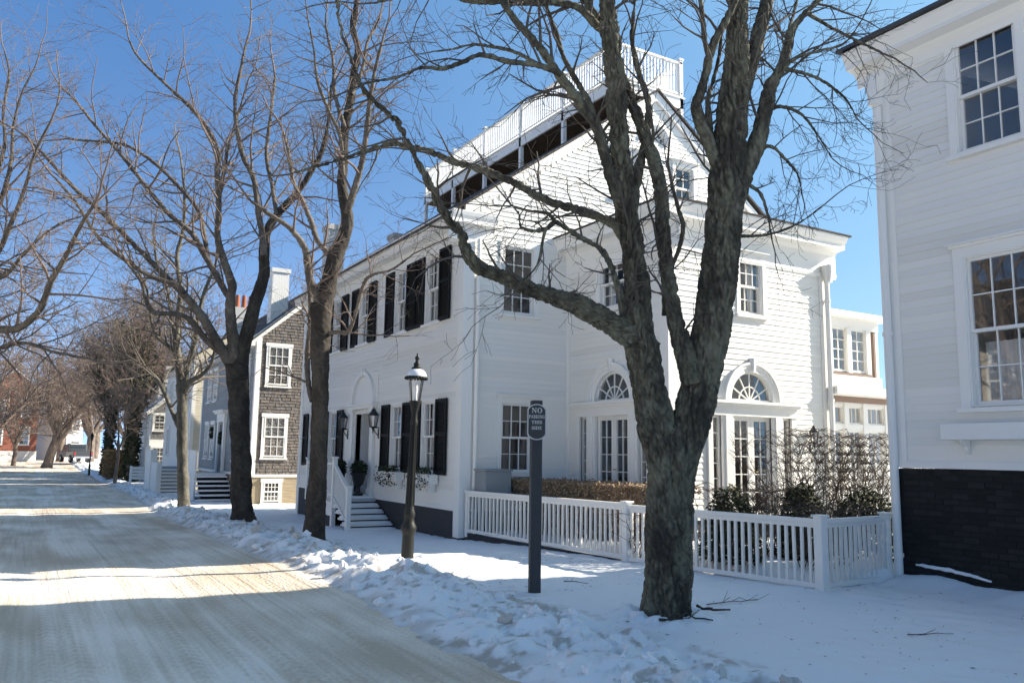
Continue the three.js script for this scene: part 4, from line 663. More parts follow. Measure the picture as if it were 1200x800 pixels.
  mk('chimney', [bx2(8.0, 8.68, 6.2, 8.85, -33.8, -33.2), bx2(7.95, 8.73, 8.85, 9.02, -33.85, -33.15)], mat([0.8, 0.78, 0.73], 0.85, { bumpMap: grainBump, bumpScale: 0.008 }), h);
  const pc = grp('pot_chimney', h, [8.15, 6, -39.2]); mk('stack', bx2(-0.5, 0.5, 0, 2.2, -0.3, 0.3), mat([0.55, 0.54, 0.52], 0.9), pc);
  for (const x of [-0.28, 0.02, 0.32]) mk('chimney_pot', new THREE.CylinderGeometry(0.1, 0.13, 0.62, 12).translate(x, 2.5, 0), mat([0.36, 0.13, 0.07], 0.85), pc);
  nailBoards(h, 80); rebase(h, X, -0.45, Z);
  for (const [z, y, lab] of [[-36.2, 2.05, 'round green wreath hanging on the door of the grey house'], [-38.2, 2.3, 'round green wreath hanging by the window of the grey house']]) {
    const w = thing('wreath', lab, 'wreath', [X - 0.1, y, z], -PI / 2, 'wreaths on the grey house'); mk('greenery', leafMass((r, o) => { const a = r() * 6.28, b = r() * 6.28, q = 0.07 * Math.sqrt(r()); o.set(Math.cos(a) * (0.2 + q * Math.cos(b)), Math.sin(a) * (0.2 + q * Math.cos(b)), q * Math.sin(b)); }, 500, 0.06, [[0.015, 0.03, 0.012], [0.02, 0.04, 0.015]], 50 + Math.round(z)), M.leaf, w);
  }
}
{ // cream house with grey stairs
  const h = thing('cream_house', 'cream clapboard house with tall grey entrance stairs, half hidden by a street tree', 'house');
  const X = 6.85, Z = -43.6, ZB = -53, cream = [mat([0.66, 0.61, 0.48], 0.7), mat([0.63, 0.58, 0.46], 0.7)], E = 6.3, R = 10.3, RY = 8.6;
  mk('body', gableBody(X + 0.02, 13.5, -0.9, E, R, RY, ZB, Z - 0.02), cream[1], h);
  courses(h, { p: [X, 0, Z], turn: 0 }, 3, 0.5, 6.2, 0.13, [], cream, null, 35); courses(h, { p: [X, 0, ZB], turn: -PI / 2 }, Z - ZB, 0.5, 6.2, 0.13, [], [M.whiteB], null, 36);
  mk('corner_board', [bx2(X - 0.03, X + 0.14, 0.4, 6.2, Z - 0.15, Z + 0.03)], M.trim, h);
  mk('roof', [rakes(X - 0.35, E - 0.3, R, RY + 0.1, ZB - 0.2, Z + 0.2, 0.07), rakes(R, RY + 0.1, 13.9, E - 0.3, ZB - 0.2, Z + 0.2, 0.07)], M.roof, h);
  for (const z of [-45, -47, -51]) { plainWindow(h, X - 0.02, 3.9, z, -PI / 2, 0.75, 1.4, 2, 2, 0.3); plainWindow(h, X - 0.02, 1.2, z, -PI / 2, 0.75, 1.5, 2, 2, 0.3); }
  const st = grp('entrance_stairs', h, [0, 0, 0]), gs = mat([0.36, 0.38, 0.40], 0.8);
  mk('landing', bx2(5.4, X - 0.03, 0.55, 0.65, -46, -44), gs, st); mk('stair_wall', [bx2(5.2, 5.42, -0.8, 0.9, -44, -41.9), bx2(5.15, 5.45, -0.8, 1.5, -46, -44)], M.whiteB, st);
  for (let k = 0; k < 8; k++) { mk('tread', bx2(5.42, 6.5, 0.5 - k * 0.16, 0.55 - k * 0.16, -44 + k * 0.26, -43.7 + k * 0.26), M.snow, st); mk('riser', bx2(5.44, 6.48, 0.38 - k * 0.16, 0.5 - k * 0.16, -43.78 + k * 0.26, -43.75 + k * 0.26), gs, st); }
  nailBoards(h, 120); rebase(h, X, -0.6, Z);
}
{ // small white house
  const h = thing('cottage', 'small white cottage with a grey shingled upper gable near the end of the right row', 'house');
  const X = 6.4, Z = -56, ZB = -61, E = 3.95, R = 9.1, RY = 6.4, sg = mat([0.17, 0.165, 0.16], 0.95, { bumpMap: grainBump, bumpScale: 0.03 });
  mk('body', gableBody(X, 11.8, -0.9, E, R, RY, ZB, Z), M.whiteA, h);
  mk('gable_panel', [bx2(X + 0.12, 9, 2.15, E - 0.1, Z, Z + 0.03)], sg, h);
  { const s = new THREE.Shape([[X + 0.1, E - 0.1], [9, E - 0.1], [9, 6.2]].map(p => new THREE.Vector2(...p))); mk('gable_panel', new THREE.ExtrudeGeometry(s, { depth: 0.03, bevelEnabled: false }).translate(0, 0, Z), sg, h); }
  mk('rake_board', rakes(X - 0.25, E - 0.35, R, RY - 0.12, Z + 0.02, Z + 0.15, 0.24), M.trim, h);
  mk('roof', [rakes(X - 0.35, E - 0.25, R, RY + 0.12, ZB, Z + 0.2, 0.08), rakes(R, RY + 0.12, 12.2, E - 0.3, ZB, Z + 0.2, 0.08)], M.snow, h);
  plainWindow(h, 6.9, 2.7, Z + 0.035, 0, 0.62, 0.95, 2, 2); plainWindow(h, 6.95, 0.5, Z + 0.005, 0, 0.7, 1.1, 3, 2);
  mk('shutter', bx2(7.42, 7.72, 0.4, 1.7, Z + 0.005, Z + 0.05), M.shutter, h);
  for (const z of [-57.4, -59.5]) { plainWindow(h, X - 0.005, 2.5, z, -PI / 2, 0.6, 0.9); plainWindow(h, X - 0.005, 0.4, z, -PI / 2, 0.6, 1.1); }
  mk('chimney', bx2(7.3, 7.9, 4.5, 7, -58.5, -58), M.whiteB, h);
  rebase(h, X, -0.6, Z);
  const g = thing('board_fence', 'short white board fence standing in the snow before the cottage', 'fence', [4.85, -0.62, -49.6]);
  mk('post', bx2(-0.06, 0.06, -0.1, 1.2, -0.05, 0.05), M.trim, g); mk('post', bx2(0.84, 0.96, -0.1, 1.2, -0.05, 0.05), M.trim, g);
  for (let k = 0; k < 4; k++) mk('board', bx2(0.06, 0.84, 0.46 + k * 0.18, 0.61 + k * 0.18, -0.02, 0.02), M.whiteB, g);
}
{ // house glimpsed above the cottage roof
  const h = thing('white_house', 'white house with a snowy roof showing above the cottage', 'house');
  mk('body', gableBody(7.7, 14, -0.9, 6.0, 10.8, 8.4, -74, -64), M.whiteA, h); mk('roof', [rakes(7.3, 5.75, 10.8, 8.5, -74.2, -63.8, 0.1), rakes(10.8, 8.5, 14.4, 5.7, -74.2, -63.8, 0.1)], M.snow, h);
  plainWindow(h, 8.6, 4.2, -63.99, 0, 0.7, 1.2); rebase(h, 7.7, -0.6, -64);
}
{ // red brick house closing the view
  const th = 0.35, h = thing('brick_house', 'red brick house with white windows on a white base closing the street', 'house', [0.47, 0, -103], th);
  // local: wall A faces +z running to -x, wall B faces +x running to -z
  const brick = mat([0.21, 0.075, 0.05], 0.9, { bumpMap: grainBump, bumpScale: 0.02 }), dk = mat([0.52, 0.5, 0.47], 0.8);
  mk('body', gableBody(-5.4, 0, 1.0, 7.3, -2.7, 9.6, -9, 0), brick, h); mk('base', bx2(-5.5, 0.06, -1, 1.0, -9, 0.06), dk, h);
  mk('roof', [rakes(-5.7, 7.1, -2.7, 9.65, -9.2, 0.25, 0.12), rakes(-2.7, 9.65, 0.35, 7.1, -9.2, 0.25, 0.12)], M.snow, h);
  mk('cornice', [bx2(0, 0.25, 6.3, 7.3, -9, 0.02)], M.trim, h);
  for (const x of [-1.3, -3.9]) { plainWindow(h, x, 4.6, 0.01, 0, 0.9, 1.7); plainWindow(h, x, 1.7, 0.01, 0, 0.9, 1.8); }
  for (const z of [-1.6, -3.6, -5.6]) { plainWindow(h, 0.01, 4.5, z, PI / 2, 0.8, 1.6); plainWindow(h, 0.01, 1.7, z, PI / 2, 0.8, 1.7); }
  mk('chimney', [bx2(-1.4, -0.7, 7.5, 10, -5, -4.3)], brick, h);
  const w = thing('pale_house', 'pale blue white house sunlit behind the parked truck', 'house', [2.7, 0, -108], 0.35);
  mk('body', gableBody(-0.5, 2.6, -1, 5.6, 1.05, 7.2, -8, 0), mat([0.66, 0.7, 0.72], 0.7), w); mk('roof', [rakes(-0.8, 5.4, 1.05, 7.25, -8.2, 0.2, 0.1), rakes(1.05, 7.25, 2.9, 5.4, -8.2, 0.2, 0.1)], M.snow, w);
  plainWindow(w, 0.4, 3.4, 0.01, 0, 0.9, 1.6); plainWindow(w, 0.4, 0.9, 0.01, 0, 0.9, 1.7); plainWindow(w, 1.8, 3.4, 0.01, 0, 0.8, 1.6); mk('door', bx2(1.4, 2.3, 0, 2.1, 0, 0.04), M.shutter, w); mk('shutter', bx2(0.95, 1.25, 3.3, 5.1, 0, 0.05), mat([0.05, 0.1, 0.12], 0.6), w);
}
{ // dark pickup
  const t = thing('pickup_truck', 'dark pickup truck parked at the far end of the street', 'truck', [3.95, -0.02, -95], 0.25);
  const paint = new THREE.MeshPhysicalMaterial({ color: new THREE.Color().setRGB(0.03, 0.035, 0.04), roughness: 0.35, clearcoat: 0.6 });
  const side = new THREE.Shape(); side.moveTo(-2.5, 0.55); side.lineTo(2.5, 0.55); side.lineTo(2.5, 0.95); side.lineTo(1.3, 1.12); side.lineTo(0.75, 1.75); side.lineTo(-0.55, 1.78); side.lineTo(-0.7, 1.1); side.lineTo(-2.5, 1.1); side.closePath();
  mk('body', new THREE.ExtrudeGeometry(side, { depth: 1.7, bevelEnabled: true, bevelSize: 0.05, bevelThickness: 0.05, bevelSegments: 2 }).translate(0, 0, -0.85).rotateY(PI / 2), paint, t);
  mk('rear_window', bx2(-0.7, 0.7, 1.22, 1.65, 0.58, 0.68), mat([0.02, 0.025, 0.03], 0.1), t);
  for (const x of [-0.78, 0.78]) { mk('tail_light', bx2(x - 0.08, x + 0.08, 0.75, 1.05, 2.53, 2.57), mat([0.35, 0.02, 0.015], 0.4), t); for (const z of [-1.5, 1.55]) { const w = grp('wheel', t, [x * 1.05, 0.38, z]); mk('tyre', new THREE.CylinderGeometry(0.38, 0.38, 0.24, 20).rotateZ(PI / 2), mat([0.02, 0.02, 0.02], 0.9), w); mk('rim', new THREE.CylinderGeometry(0.2, 0.2, 0.26, 14).rotateZ(PI / 2), mat([0.4, 0.4, 0.42], 0.4, { metalness: 0.8 }), w); } }
  mk('bumper', bx2(-0.85, 0.85, 0.45, 0.62, 2.52, 2.64), mat([0.5, 0.5, 0.52], 0.35, { metalness: 0.8 }), t);
  mk('roof_snow', [rbx(1.3, 0.1, 1.1, 0.04, 0, 1.86, -0.1)], M.snow, t);
}
{ // slim lamp post far down the pavement
  const l = thing('street_lamp', 'slim black lamp post far down the right pavement by the truck', 'street lamp', [3.95, -0.6, -70]); mk('post', lathe([[0.09, 0], [0.08, 0.8], [0.05, 0.9], [0.04, 2.6], [0.07, 2.65]], 10), M.blackIron, l); mk('lantern', lathe([[0.07, 2.65], [0.13, 3.0], [0.16, 3.02], [0.02, 3.25], [0.001, 3.3]], 10), M.blackIron, l);
  const hd = thing('tan_hedge', 'small tan leafy hedge beside the pavement near the dark ivy trees', 'hedge', [4.95, -0.62, -63]);
  mk('leaves', leafMass((r, o) => o.set((r() - 0.5) * 0.9, r() * 2.0, (r() - 0.5) * 7), 5000, 0.16, [[0.28, 0.18, 0.08], [0.2, 0.13, 0.06]], 101), M.leaf, hd); mk('stems', [cyl(0.1, 0.12, 1.4, 6, 0, 0.6, -2), cyl(0.1, 0.12, 1.4, 6, 0, 0.6, 1)], M.barkPlain, hd);
}

// houses across the road, outside the frame: added to bounce sunlight onto the shaded fronts
for (const [z0, z1, d, rgb, lab] of [[-20.5, -9, 7.5, [0.56, 0.51, 0.43], 'unseen cream clapboard house added across the road opposite the corner house'], [-36, -25.5, 7.5, [0.28, 0.255, 0.225], 'unseen grey shingled house added across the road opposite the grey house']]) {
  const h = thing('added_opposite_house', lab, 'house', [-9.6, G(z0), z0], 0, 'added houses across the road'), L = z1 - z0, m = mat(rgb, 0.7);
  mk('body', gableBody(-d, 0, -0.5, 6, -d / 2, 8.6, 0, L), m, h); mk('roof', [rakes(-d - 0.35, 5.75, -d / 2, 8.66, -0.2, L + 0.2, 0.08), rakes(-d / 2, 8.66, 0.35, 5.75, -0.2, L + 0.2, 0.08)], M.roof, h);
  for (let k = 0; k < 4; k++) { const z = L * (k + 0.7) / 4.4; plainWindow(h, 0.01, 4, z, PI / 2, 0.8, 1.4); plainWindow(h, 0.01, 1.2, z, PI / 2, 0.8, 1.5); }
  mk('front_door', bx2(0, 0.06, 0.4, 2.5, L * 0.5 + 0.1, L * 0.5 + 1.05), M.shutter, h); mk('step', bx2(0, 1, -0.3, 0.4, L * 0.5 - 0.2, L * 0.5 + 1.4), M.whiteB, h);
}
const T1_LIMBS = [[[5.52,-0.19,-6.33,0.283],[5.5,-0.01,-6.31,0.247],[5.49,0.18,-6.29,0.222],[5.49,0.31,-6.27,0.214],[5.46,0.72,-6.22,0.222],[5.44,1.22,-6.16,0.225],[5.42,1.55,-6.11,0.236],[5.41,1.75,-6.09,0.203],[5.4,1.9,-6.07,0.131]],[[5.43,1.38,-6.13,0.182],[5.28,1.84,-6.15,0.182],[5.2,2.12,-6.15,0.167],[5.13,2.45,-6.15,0.16],[5.05,2.74,-6.14,0.153],[5.02,2.99,-6.13,0.138],[4.98,3.28,-6.1,0.12],[4.92,3.64,-6.09,0.105],[4.85,3.94,-6.08,0.102],[4.76,4.46,-6.05,0.095],[4.66,5.09,-6.01,0.091],[4.58,5.61,-5.97,0.087],[4.51,6.01,-5.96,0.076],[4.43,6.51,-5.92,0.062],[4.33,7.09,-5.89,0.047],[4.26,7.59,-5.86,0.025]],[[5.45,1.38,-6.12,0.189],[5.54,1.88,-6.01,0.189],[5.61,2.22,-5.94,0.183],[5.68,2.64,-5.86,0.179],[5.71,3.06,-5.79,0.18],[5.74,3.56,-5.72,0.18],[5.75,4.16,-5.64,0.177],[5.75,4.67,-5.58,0.166],[5.77,5.18,-5.51,0.141],[5.76,5.61,-5.47,0.111],[5.75,6.13,-5.42,0.097],[5.76,6.74,-5.34,0.075],[5.75,7.35,-5.27,0.052],[5.71,7.87,-5.23,0.026]],[[5.5,2.29,-5.89,0.108],[5.44,2.56,-5.92,0.098],[5.4,2.74,-5.95,0.087],[5.36,2.94,-5.98,0.08],[5.29,3.34,-5.99,0.073],[5.25,3.64,-6.0,0.07],[5.17,4.32,-5.98,0.066],[5.04,4.74,-6.02,0.063],[4.91,5.1,-6.07,0.056],[4.78,5.43,-6.13,0.052],[4.66,5.8,-6.18,0.045],[4.57,6.01,-6.24,0.038],[4.38,6.31,-6.34,0.03],[4.13,6.62,-6.47,0.019]],[[4.99,3.16,-6.17,0.055],[4.99,3.55,-6.16,0.051],[4.99,3.9,-6.17,0.052],[5.03,4.42,-6.12,0.048],[5.1,4.74,-6.09,0.045],[5.12,5.15,-6.07,0.034],[5.02,5.51,-6.12,0.027],[4.98,5.88,-6.15,0.023],[5.0,6.26,-6.13,0.019],[4.98,6.73,-6.13,0.012]],[[5.14,2.58,-6.12,0.145],[4.97,2.73,-6.14,0.119],[4.83,2.8,-6.16,0.111],[4.63,2.9,-6.21,0.104],[4.39,3.02,-6.28,0.092],[4.16,3.08,-6.35,0.081],[3.91,3.16,-6.44,0.074],[3.7,3.24,-6.5,0.066],[3.5,3.3,-6.55,0.059],[3.39,3.38,-6.56,0.055],[3.31,3.48,-6.53,0.048],[3.25,3.59,-6.5,0.044],[3.14,3.69,-6.5,0.041],[3.01,3.84,-6.5,0.037],[2.89,4.03,-6.49,0.034],[2.76,4.23,-6.48,0.03],[2.66,4.37,-6.47,0.027],[2.57,4.49,-6.45,0.026],[2.45,4.58,-6.46,0.023],[2.29,4.69,-6.48,0.02],[2.18,4.83,-6.47,0.016],[2.1,5.02,-6.44,0.013],[2.01,5.15,-6.42,0.01],[1.95,5.41,-6.36,0.006]],[[4.92,3.62,-6.14,0.073],[4.86,3.82,-6.22,0.059],[4.8,3.92,-6.32,0.052],[4.61,4.03,-6.49,0.045],[4.33,4.15,-6.71,0.042],[4.03,4.36,-6.93,0.038],[3.77,4.51,-7.15,0.038],[3.56,4.6,-7.33,0.035],[3.35,4.73,-7.51,0.031],[3.16,4.81,-7.69,0.031],[3.04,4.85,-7.83,0.028],[2.86,4.8,-8.03,0.024],[2.65,4.73,-8.24,0.02],[2.43,4.67,-8.46,0.016],[2.22,4.61,-8.67,0.012]],[[4.79,4.02,-6.09,0.058],[4.64,4.27,-6.07,0.054],[4.47,4.66,-6.04,0.05],[4.28,4.9,-6.04,0.05],[4.12,5.04,-6.04,0.046],[3.96,5.19,-6.04,0.042],[3.8,5.35,-6.04,0.038],[3.59,5.52,-6.06,0.031],[3.4,5.7,-6.07,0.027],[3.23,5.92,-6.07,0.02],[3.08,6.19,-6.05,0.013]],[[4.67,4.35,-6.11,0.036],[4.6,4.73,-6.17,0.033],[4.51,5.07,-6.25,0.033],[4.4,5.35,-6.35,0.03],[4.34,5.57,-6.44,0.026],[4.28,5.86,-6.51,0.027],[4.21,6.18,-6.59,0.023],[4.15,6.62,-6.64,0.015]],[[3.97,5.12,-5.98,0.031],[3.9,5.12,-5.96,0.028],[3.72,5.15,-6.0,0.027],[3.47,5.15,-6.08,0.027],[3.24,5.18,-6.15,0.024],[3.08,5.09,-6.19,0.023],[2.91,5.0,-6.24,0.02],[2.73,4.98,-6.29,0.016],[2.57,4.89,-6.32,0.013],[2.42,4.82,-6.36,0.013],[2.25,4.76,-6.4,0.01]],[[3.89,5.21,-6.08,0.021],[3.82,5.26,-6.15,0.018],[3.66,5.37,-6.26,0.018],[3.5,5.43,-6.38,0.018],[3.33,5.47,-6.52,0.014],[3.18,5.44,-6.65,0.011],[3.02,5.43,-6.79,0.007]],[[4.65,5.78,-6.13,0.045],[4.52,5.84,-6.14,0.041],[4.34,5.98,-6.17,0.037],[4.13,6.01,-6.24,0.033],[3.86,5.98,-6.35,0.033],[3.62,5.96,-6.44,0.029],[3.31,5.94,-6.57,0.025],[3.08,5.97,-6.65,0.018],[2.78,5.94,-6.78,0.014],[2.49,5.84,-6.92,0.011]],[[5.02,2.7,-6.16,0.054],[4.9,2.82,-6.15,0.043],[4.8,3.07,-6.11,0.036],[4.7,3.27,-6.07,0.032],[4.58,3.45,-6.05,0.028],[4.48,3.54,-6.04,0.028],[4.33,3.59,-6.05,0.024],[4.18,3.65,-6.06,0.024],[4.02,3.72,-6.08,0.021],[3.92,3.65,-6.09,0.02],[3.79,3.61,-6.11,0.017],[3.66,3.64,-6.12,0.013],[3.61,3.73,-6.07,0.01],[3.52,3.79,-6.05,0.01]],[[4.01,3.72,-6.07,0.017],[3.89,3.78,-6.06,0.014],[3.72,3.78,-6.08,0.013],[3.55,3.8,-6.1,0.01],[3.43,3.78,-6.11,0.007]],[[3.91,3.65,-6.08,0.017],[3.88,3.54,-6.09,0.014],[3.86,3.38,-6.1,0.014],[3.81,3.26,-6.11,0.01],[3.71,3.14,-6.16,0.007]],[[5.81,3.89,-5.65,0.066],[5.88,4.19,-5.6,0.085],[5.95,4.45,-5.56,0.093],[6.05,4.75,-5.49,0.086],[6.11,5.06,-5.44,0.075],[6.16,5.32,-5.4,0.068],[6.26,5.53,-5.35,0.057],[6.33,5.75,-5.31,0.042],[6.38,5.95,-5.28,0.034],[6.51,6.14,-5.22,0.031],[6.66,6.3,-5.14,0.027],[6.84,6.48,-5.05,0.019],[7.04,6.72,-4.93,0.012]],[[5.76,4.23,-5.66,0.052],[5.63,4.49,-5.65,0.063],[5.5,4.71,-5.64,0.062],[5.39,4.87,-5.63,0.055],[5.33,5.0,-5.6,0.051],[5.33,5.09,-5.54,0.047],[5.33,5.26,-5.46,0.043],[5.32,5.42,-5.4,0.043],[5.33,5.58,-5.31,0.039],[5.37,5.72,-5.22,0.035],[5.41,5.92,-5.12,0.028],[5.43,6.26,-5.01,0.021]],[[5.31,5.37,-5.39,0.029],[5.22,5.5,-5.35,0.025],[5.15,5.63,-5.3,0.025],[5.06,5.83,-5.24,0.021],[4.96,6.11,-5.19,0.014]],[[5.8,4.84,-5.54,0.074],[5.87,5.2,-5.54,0.097],[5.98,5.51,-5.51,0.083],[6.08,5.83,-5.5,0.076],[6.18,6.16,-5.48,0.069],[6.27,6.46,-5.47,0.058],[6.38,7.0,-5.41,0.039],[6.45,7.59,-5.37,0.02]],[[5.57,4.65,-5.65,0.033],[5.59,4.94,-5.69,0.03],[5.61,5.14,-5.73,0.026],[5.69,5.35,-5.75,0.023],[5.78,5.65,-5.74,0.019],[5.84,5.95,-5.75,0.015]],[[6.19,5.34,-5.41,0.03],[6.43,5.74,-5.47,0.023],[6.62,6.09,-5.56,0.02],[6.84,6.48,-5.63,0.016],[7.05,6.99,-5.69,0.013]],[[5.37,2.99,-6.15,0.03],[5.34,3.15,-6.11,0.026],[5.31,3.32,-6.07,0.022],[5.25,3.56,-6.04,0.018],[5.18,3.72,-6.03,0.015]],[[6.14,5.06,-5.48,0.026],[6.41,5.2,-5.5,0.019],[6.75,5.19,-5.51,0.016],[7.06,5.04,-5.56,0.012],[7.35,4.87,-5.62,0.008]],[[6.06,4.7,-5.53,0.026],[6.32,4.76,-5.55,0.019],[6.57,4.71,-5.61,0.016],[6.83,4.59,-5.66,0.012],[7.02,4.44,-5.77,0.008]],[[6.32,5.56,-5.42,0.027],[6.61,5.58,-5.39,0.019],[6.91,5.55,-5.36,0.016],[7.23,5.43,-5.34,0.012],[7.47,5.26,-5.37,0.008]],[[6.5,6.14,-5.22,0.023],[6.76,6.04,-5.16,0.019],[7.05,5.94,-5.08,0.016],[7.39,5.83,-4.98,0.012]],[[5.92,4.34,-5.61,0.026],[6.14,4.25,-5.57,0.019],[6.28,4.06,-5.6,0.015],[6.39,3.82,-5.65,0.008]],[[5.92,3.79,-5.7,0.022],[6.25,3.83,-5.58,0.015],[6.55,3.96,-5.45,0.011],[6.84,4.19,-5.33,0.008]],[[6.19,5.36,-5.41,0.023],[6.24,5.53,-5.18,0.019],[6.33,5.54,-4.94,0.015],[6.42,5.55,-4.72,0.011],[6.41,5.68,-4.52,0.007]],[[5.33,3.47,-5.98,0.022],[5.33,3.62,-5.87,0.022],[5.29,3.81,-5.77,0.025],[5.19,3.95,-5.72,0.021],[5.09,4.09,-5.67,0.018]]];
const T2_LIMBS = [[[4.41,-0.1,-14.33,0.253],[4.41,0.04,-14.31,0.197],[4.39,0.52,-14.24,0.176],[4.38,1.11,-14.15,0.162],[4.33,2.0,-14.04,0.148],[4.3,2.6,-13.97,0.148],[4.24,3.28,-13.89,0.162],[4.21,3.78,-13.83,0.183],[4.19,4.16,-13.78,0.197]],[[4.22,4.01,-13.79,0.155],[4.26,4.38,-13.72,0.148],[4.29,4.62,-13.68,0.134],[4.34,4.98,-13.6,0.127],[4.44,5.3,-13.51,0.12],[4.48,5.62,-13.45,0.106],[4.42,5.94,-13.45,0.099],[4.35,6.27,-13.46,0.085],[4.35,6.62,-13.42,0.085],[4.33,7.25,-13.35,0.078],[4.38,7.8,-13.25,0.071],[4.39,8.25,-13.18,0.064],[4.42,8.66,-13.11,0.057],[4.31,9.07,-13.13,0.05],[4.34,9.53,-13.05,0.043],[4.31,10.29,-12.97,0.029]],[[4.44,5.72,-13.38,0.063],[4.47,5.98,-13.23,0.063],[4.54,6.53,-13.0,0.056],[4.54,7.11,-12.81,0.048],[4.52,7.58,-12.65,0.041],[4.53,8.05,-12.47,0.034],[4.58,8.59,-12.26,0.02]],[[4.19,4.05,-13.8,0.106],[4.05,4.33,-13.72,0.077],[3.93,4.48,-13.65,0.069],[3.84,4.72,-13.54,0.062],[3.75,5.0,-13.44,0.055],[3.55,5.23,-13.4,0.048],[3.36,5.36,-13.37,0.04],[3.03,5.54,-13.42,0.033],[2.76,5.71,-13.44,0.02]],[[4.34,4.92,-13.68,0.064],[4.27,5.08,-13.83,0.057],[4.13,5.32,-14.01,0.05],[4.04,5.67,-14.14,0.051],[3.89,6.11,-14.29,0.044],[3.74,6.52,-14.45,0.037],[3.67,7.03,-14.55,0.03],[3.55,7.54,-14.67,0.022]],[[4.19,2.45,-14.05,0.056],[4.14,2.75,-14.17,0.05],[4.12,3.21,-14.25,0.05],[4.15,3.68,-14.3,0.051],[4.17,4.09,-14.36,0.044],[4.14,4.57,-14.44,0.037]],[[4.3,3.61,-13.8,0.042],[4.43,3.64,-13.58,0.042],[4.54,3.61,-13.37,0.041],[4.56,3.76,-13.19,0.034],[4.56,3.97,-13.0,0.034],[4.59,4.38,-12.78,0.034],[4.67,4.5,-12.57,0.027],[4.89,4.57,-12.28,0.02],[5.13,4.8,-11.96,0.013]],[[4.3,6.35,-13.25,0.042],[4.15,6.95,-13.05,0.035],[3.9,7.32,-12.95,0.034],[3.65,7.75,-12.84,0.027],[3.52,8.17,-12.67,0.02],[3.34,8.64,-12.51,0.013]],[[4.26,7.16,-13.14,0.042],[4.13,7.86,-13.4,0.036],[4.12,8.58,-13.58,0.029],[4.03,9.31,-13.81,0.022],[4.09,10.08,-13.95,0.015]],[[4.31,7.75,-13.02,0.042],[4.52,8.32,-13.1,0.036],[4.63,8.89,-13.24,0.029],[4.87,9.48,-13.29,0.022],[4.97,10.25,-13.4,0.015]]];
const T3_LIMBS = [[[4.73,-0.3,-21.2,0.36],[4.7,-0.09,-21.19,0.29],[4.63,0.46,-21.14,0.26],[4.55,1.3,-21.06,0.25],[4.4,2.57,-20.94,0.24],[4.3,3.41,-20.87,0.27],[4.25,3.73,-20.84,0.3]],[[4.33,3.62,-20.81,0.2],[4.35,4.01,-20.79,0.181],[4.46,4.61,-20.68,0.171],[4.57,5.32,-20.55,0.151],[4.7,5.9,-20.43,0.141],[4.66,6.55,-20.4,0.131],[4.69,7.01,-20.36,0.111],[4.88,7.47,-20.22,0.102],[5.29,8.07,-19.93,0.081],[5.59,8.67,-19.71,0.071],[5.78,9.19,-19.56,0.061],[5.86,9.96,-19.44,0.041],[5.86,10.84,-19.35,0.031]],[[4.62,6.37,-20.2,0.09],[4.54,7.03,-20.27,0.08],[4.47,7.44,-20.36,0.081],[4.31,8.37,-20.42,0.071],[4.06,8.93,-20.59,0.061],[3.92,9.51,-20.7,0.062],[3.79,10.41,-20.75,0.052],[3.87,11.33,-20.67,0.041],[3.95,12.04,-20.63,0.031]],[[4.27,3.51,-20.87,0.17],[4.13,4.25,-20.78,0.15],[4.02,4.76,-20.71,0.13],[3.96,5.32,-20.61,0.119],[3.95,5.65,-20.51,0.109],[3.71,6.24,-20.51,0.089],[3.54,6.79,-20.47,0.079],[3.49,7.53,-20.33,0.069],[3.38,8.33,-20.22,0.069],[3.37,8.75,-20.11,0.059],[3.1,9.31,-20.13,0.049],[2.71,9.78,-20.23,0.049],[2.08,10.37,-20.45,0.039],[1.47,10.97,-20.66,0.029],[1.22,11.4,-20.69,0.019]],[[4.26,3.41,-20.89,0.16],[3.94,3.94,-20.87,0.129],[3.64,4.38,-20.84,0.119],[3.37,4.78,-20.81,0.108],[2.87,5.37,-20.88,0.088],[2.5,5.69,-20.92,0.078],[2.2,5.97,-20.92,0.068],[1.57,6.59,-21.07,0.058],[0.96,7.18,-21.2,0.057],[0.45,7.6,-21.31,0.048],[-0.34,8.45,-21.51,0.038],[-0.7,8.78,-21.53,0.028]],[[2.86,5.32,-20.7,0.068],[2.7,5.46,-20.54,0.067],[2.02,5.67,-20.67,0.057],[1.24,6.19,-20.81,0.047],[0.82,6.59,-20.76,0.047],[0.46,7.1,-20.66,0.037],[0.08,7.51,-20.58,0.027]],[[3.98,5.24,-20.64,0.08],[3.81,5.58,-20.83,0.08],[3.44,6.28,-21.08,0.081],[3.07,6.96,-21.33,0.071],[2.55,7.48,-21.7,0.061],[2.08,8.09,-22.02,0.062],[1.43,8.99,-22.4,0.052],[0.77,9.81,-22.8,0.042],[0.3,10.45,-23.11,0.031],[-0.12,10.95,-23.42,0.021]],[[3.48,6.36,-21.34,0.061],[3.36,7.14,-21.52,0.062],[3.19,7.78,-21.75,0.052],[2.43,8.74,-22.28,0.053],[1.87,9.29,-22.75,0.042],[1.36,9.62,-23.24,0.043],[0.39,9.77,-24.01,0.032]],[[4.0,3.89,-20.96,0.09],[3.59,4.17,-20.93,0.079],[3.09,4.7,-20.9,0.069],[2.75,4.81,-20.85,0.058],[2.28,4.81,-20.89,0.058],[2.05,5.09,-20.74,0.048],[1.91,5.45,-20.54,0.038],[1.6,5.8,-20.43,0.028]],[[3.54,7.62,-20.64,0.05],[3.63,8.55,-20.73,0.051],[3.73,9.29,-20.85,0.041],[3.93,10.26,-20.87,0.031],[4.11,11.14,-20.92,0.021]],[[4.86,7.45,-20.13,0.061],[4.75,8.32,-20.38,0.051],[4.63,9.18,-20.63,0.052],[4.71,10.39,-20.71,0.042],[4.78,11.4,-20.83,0.032]]];
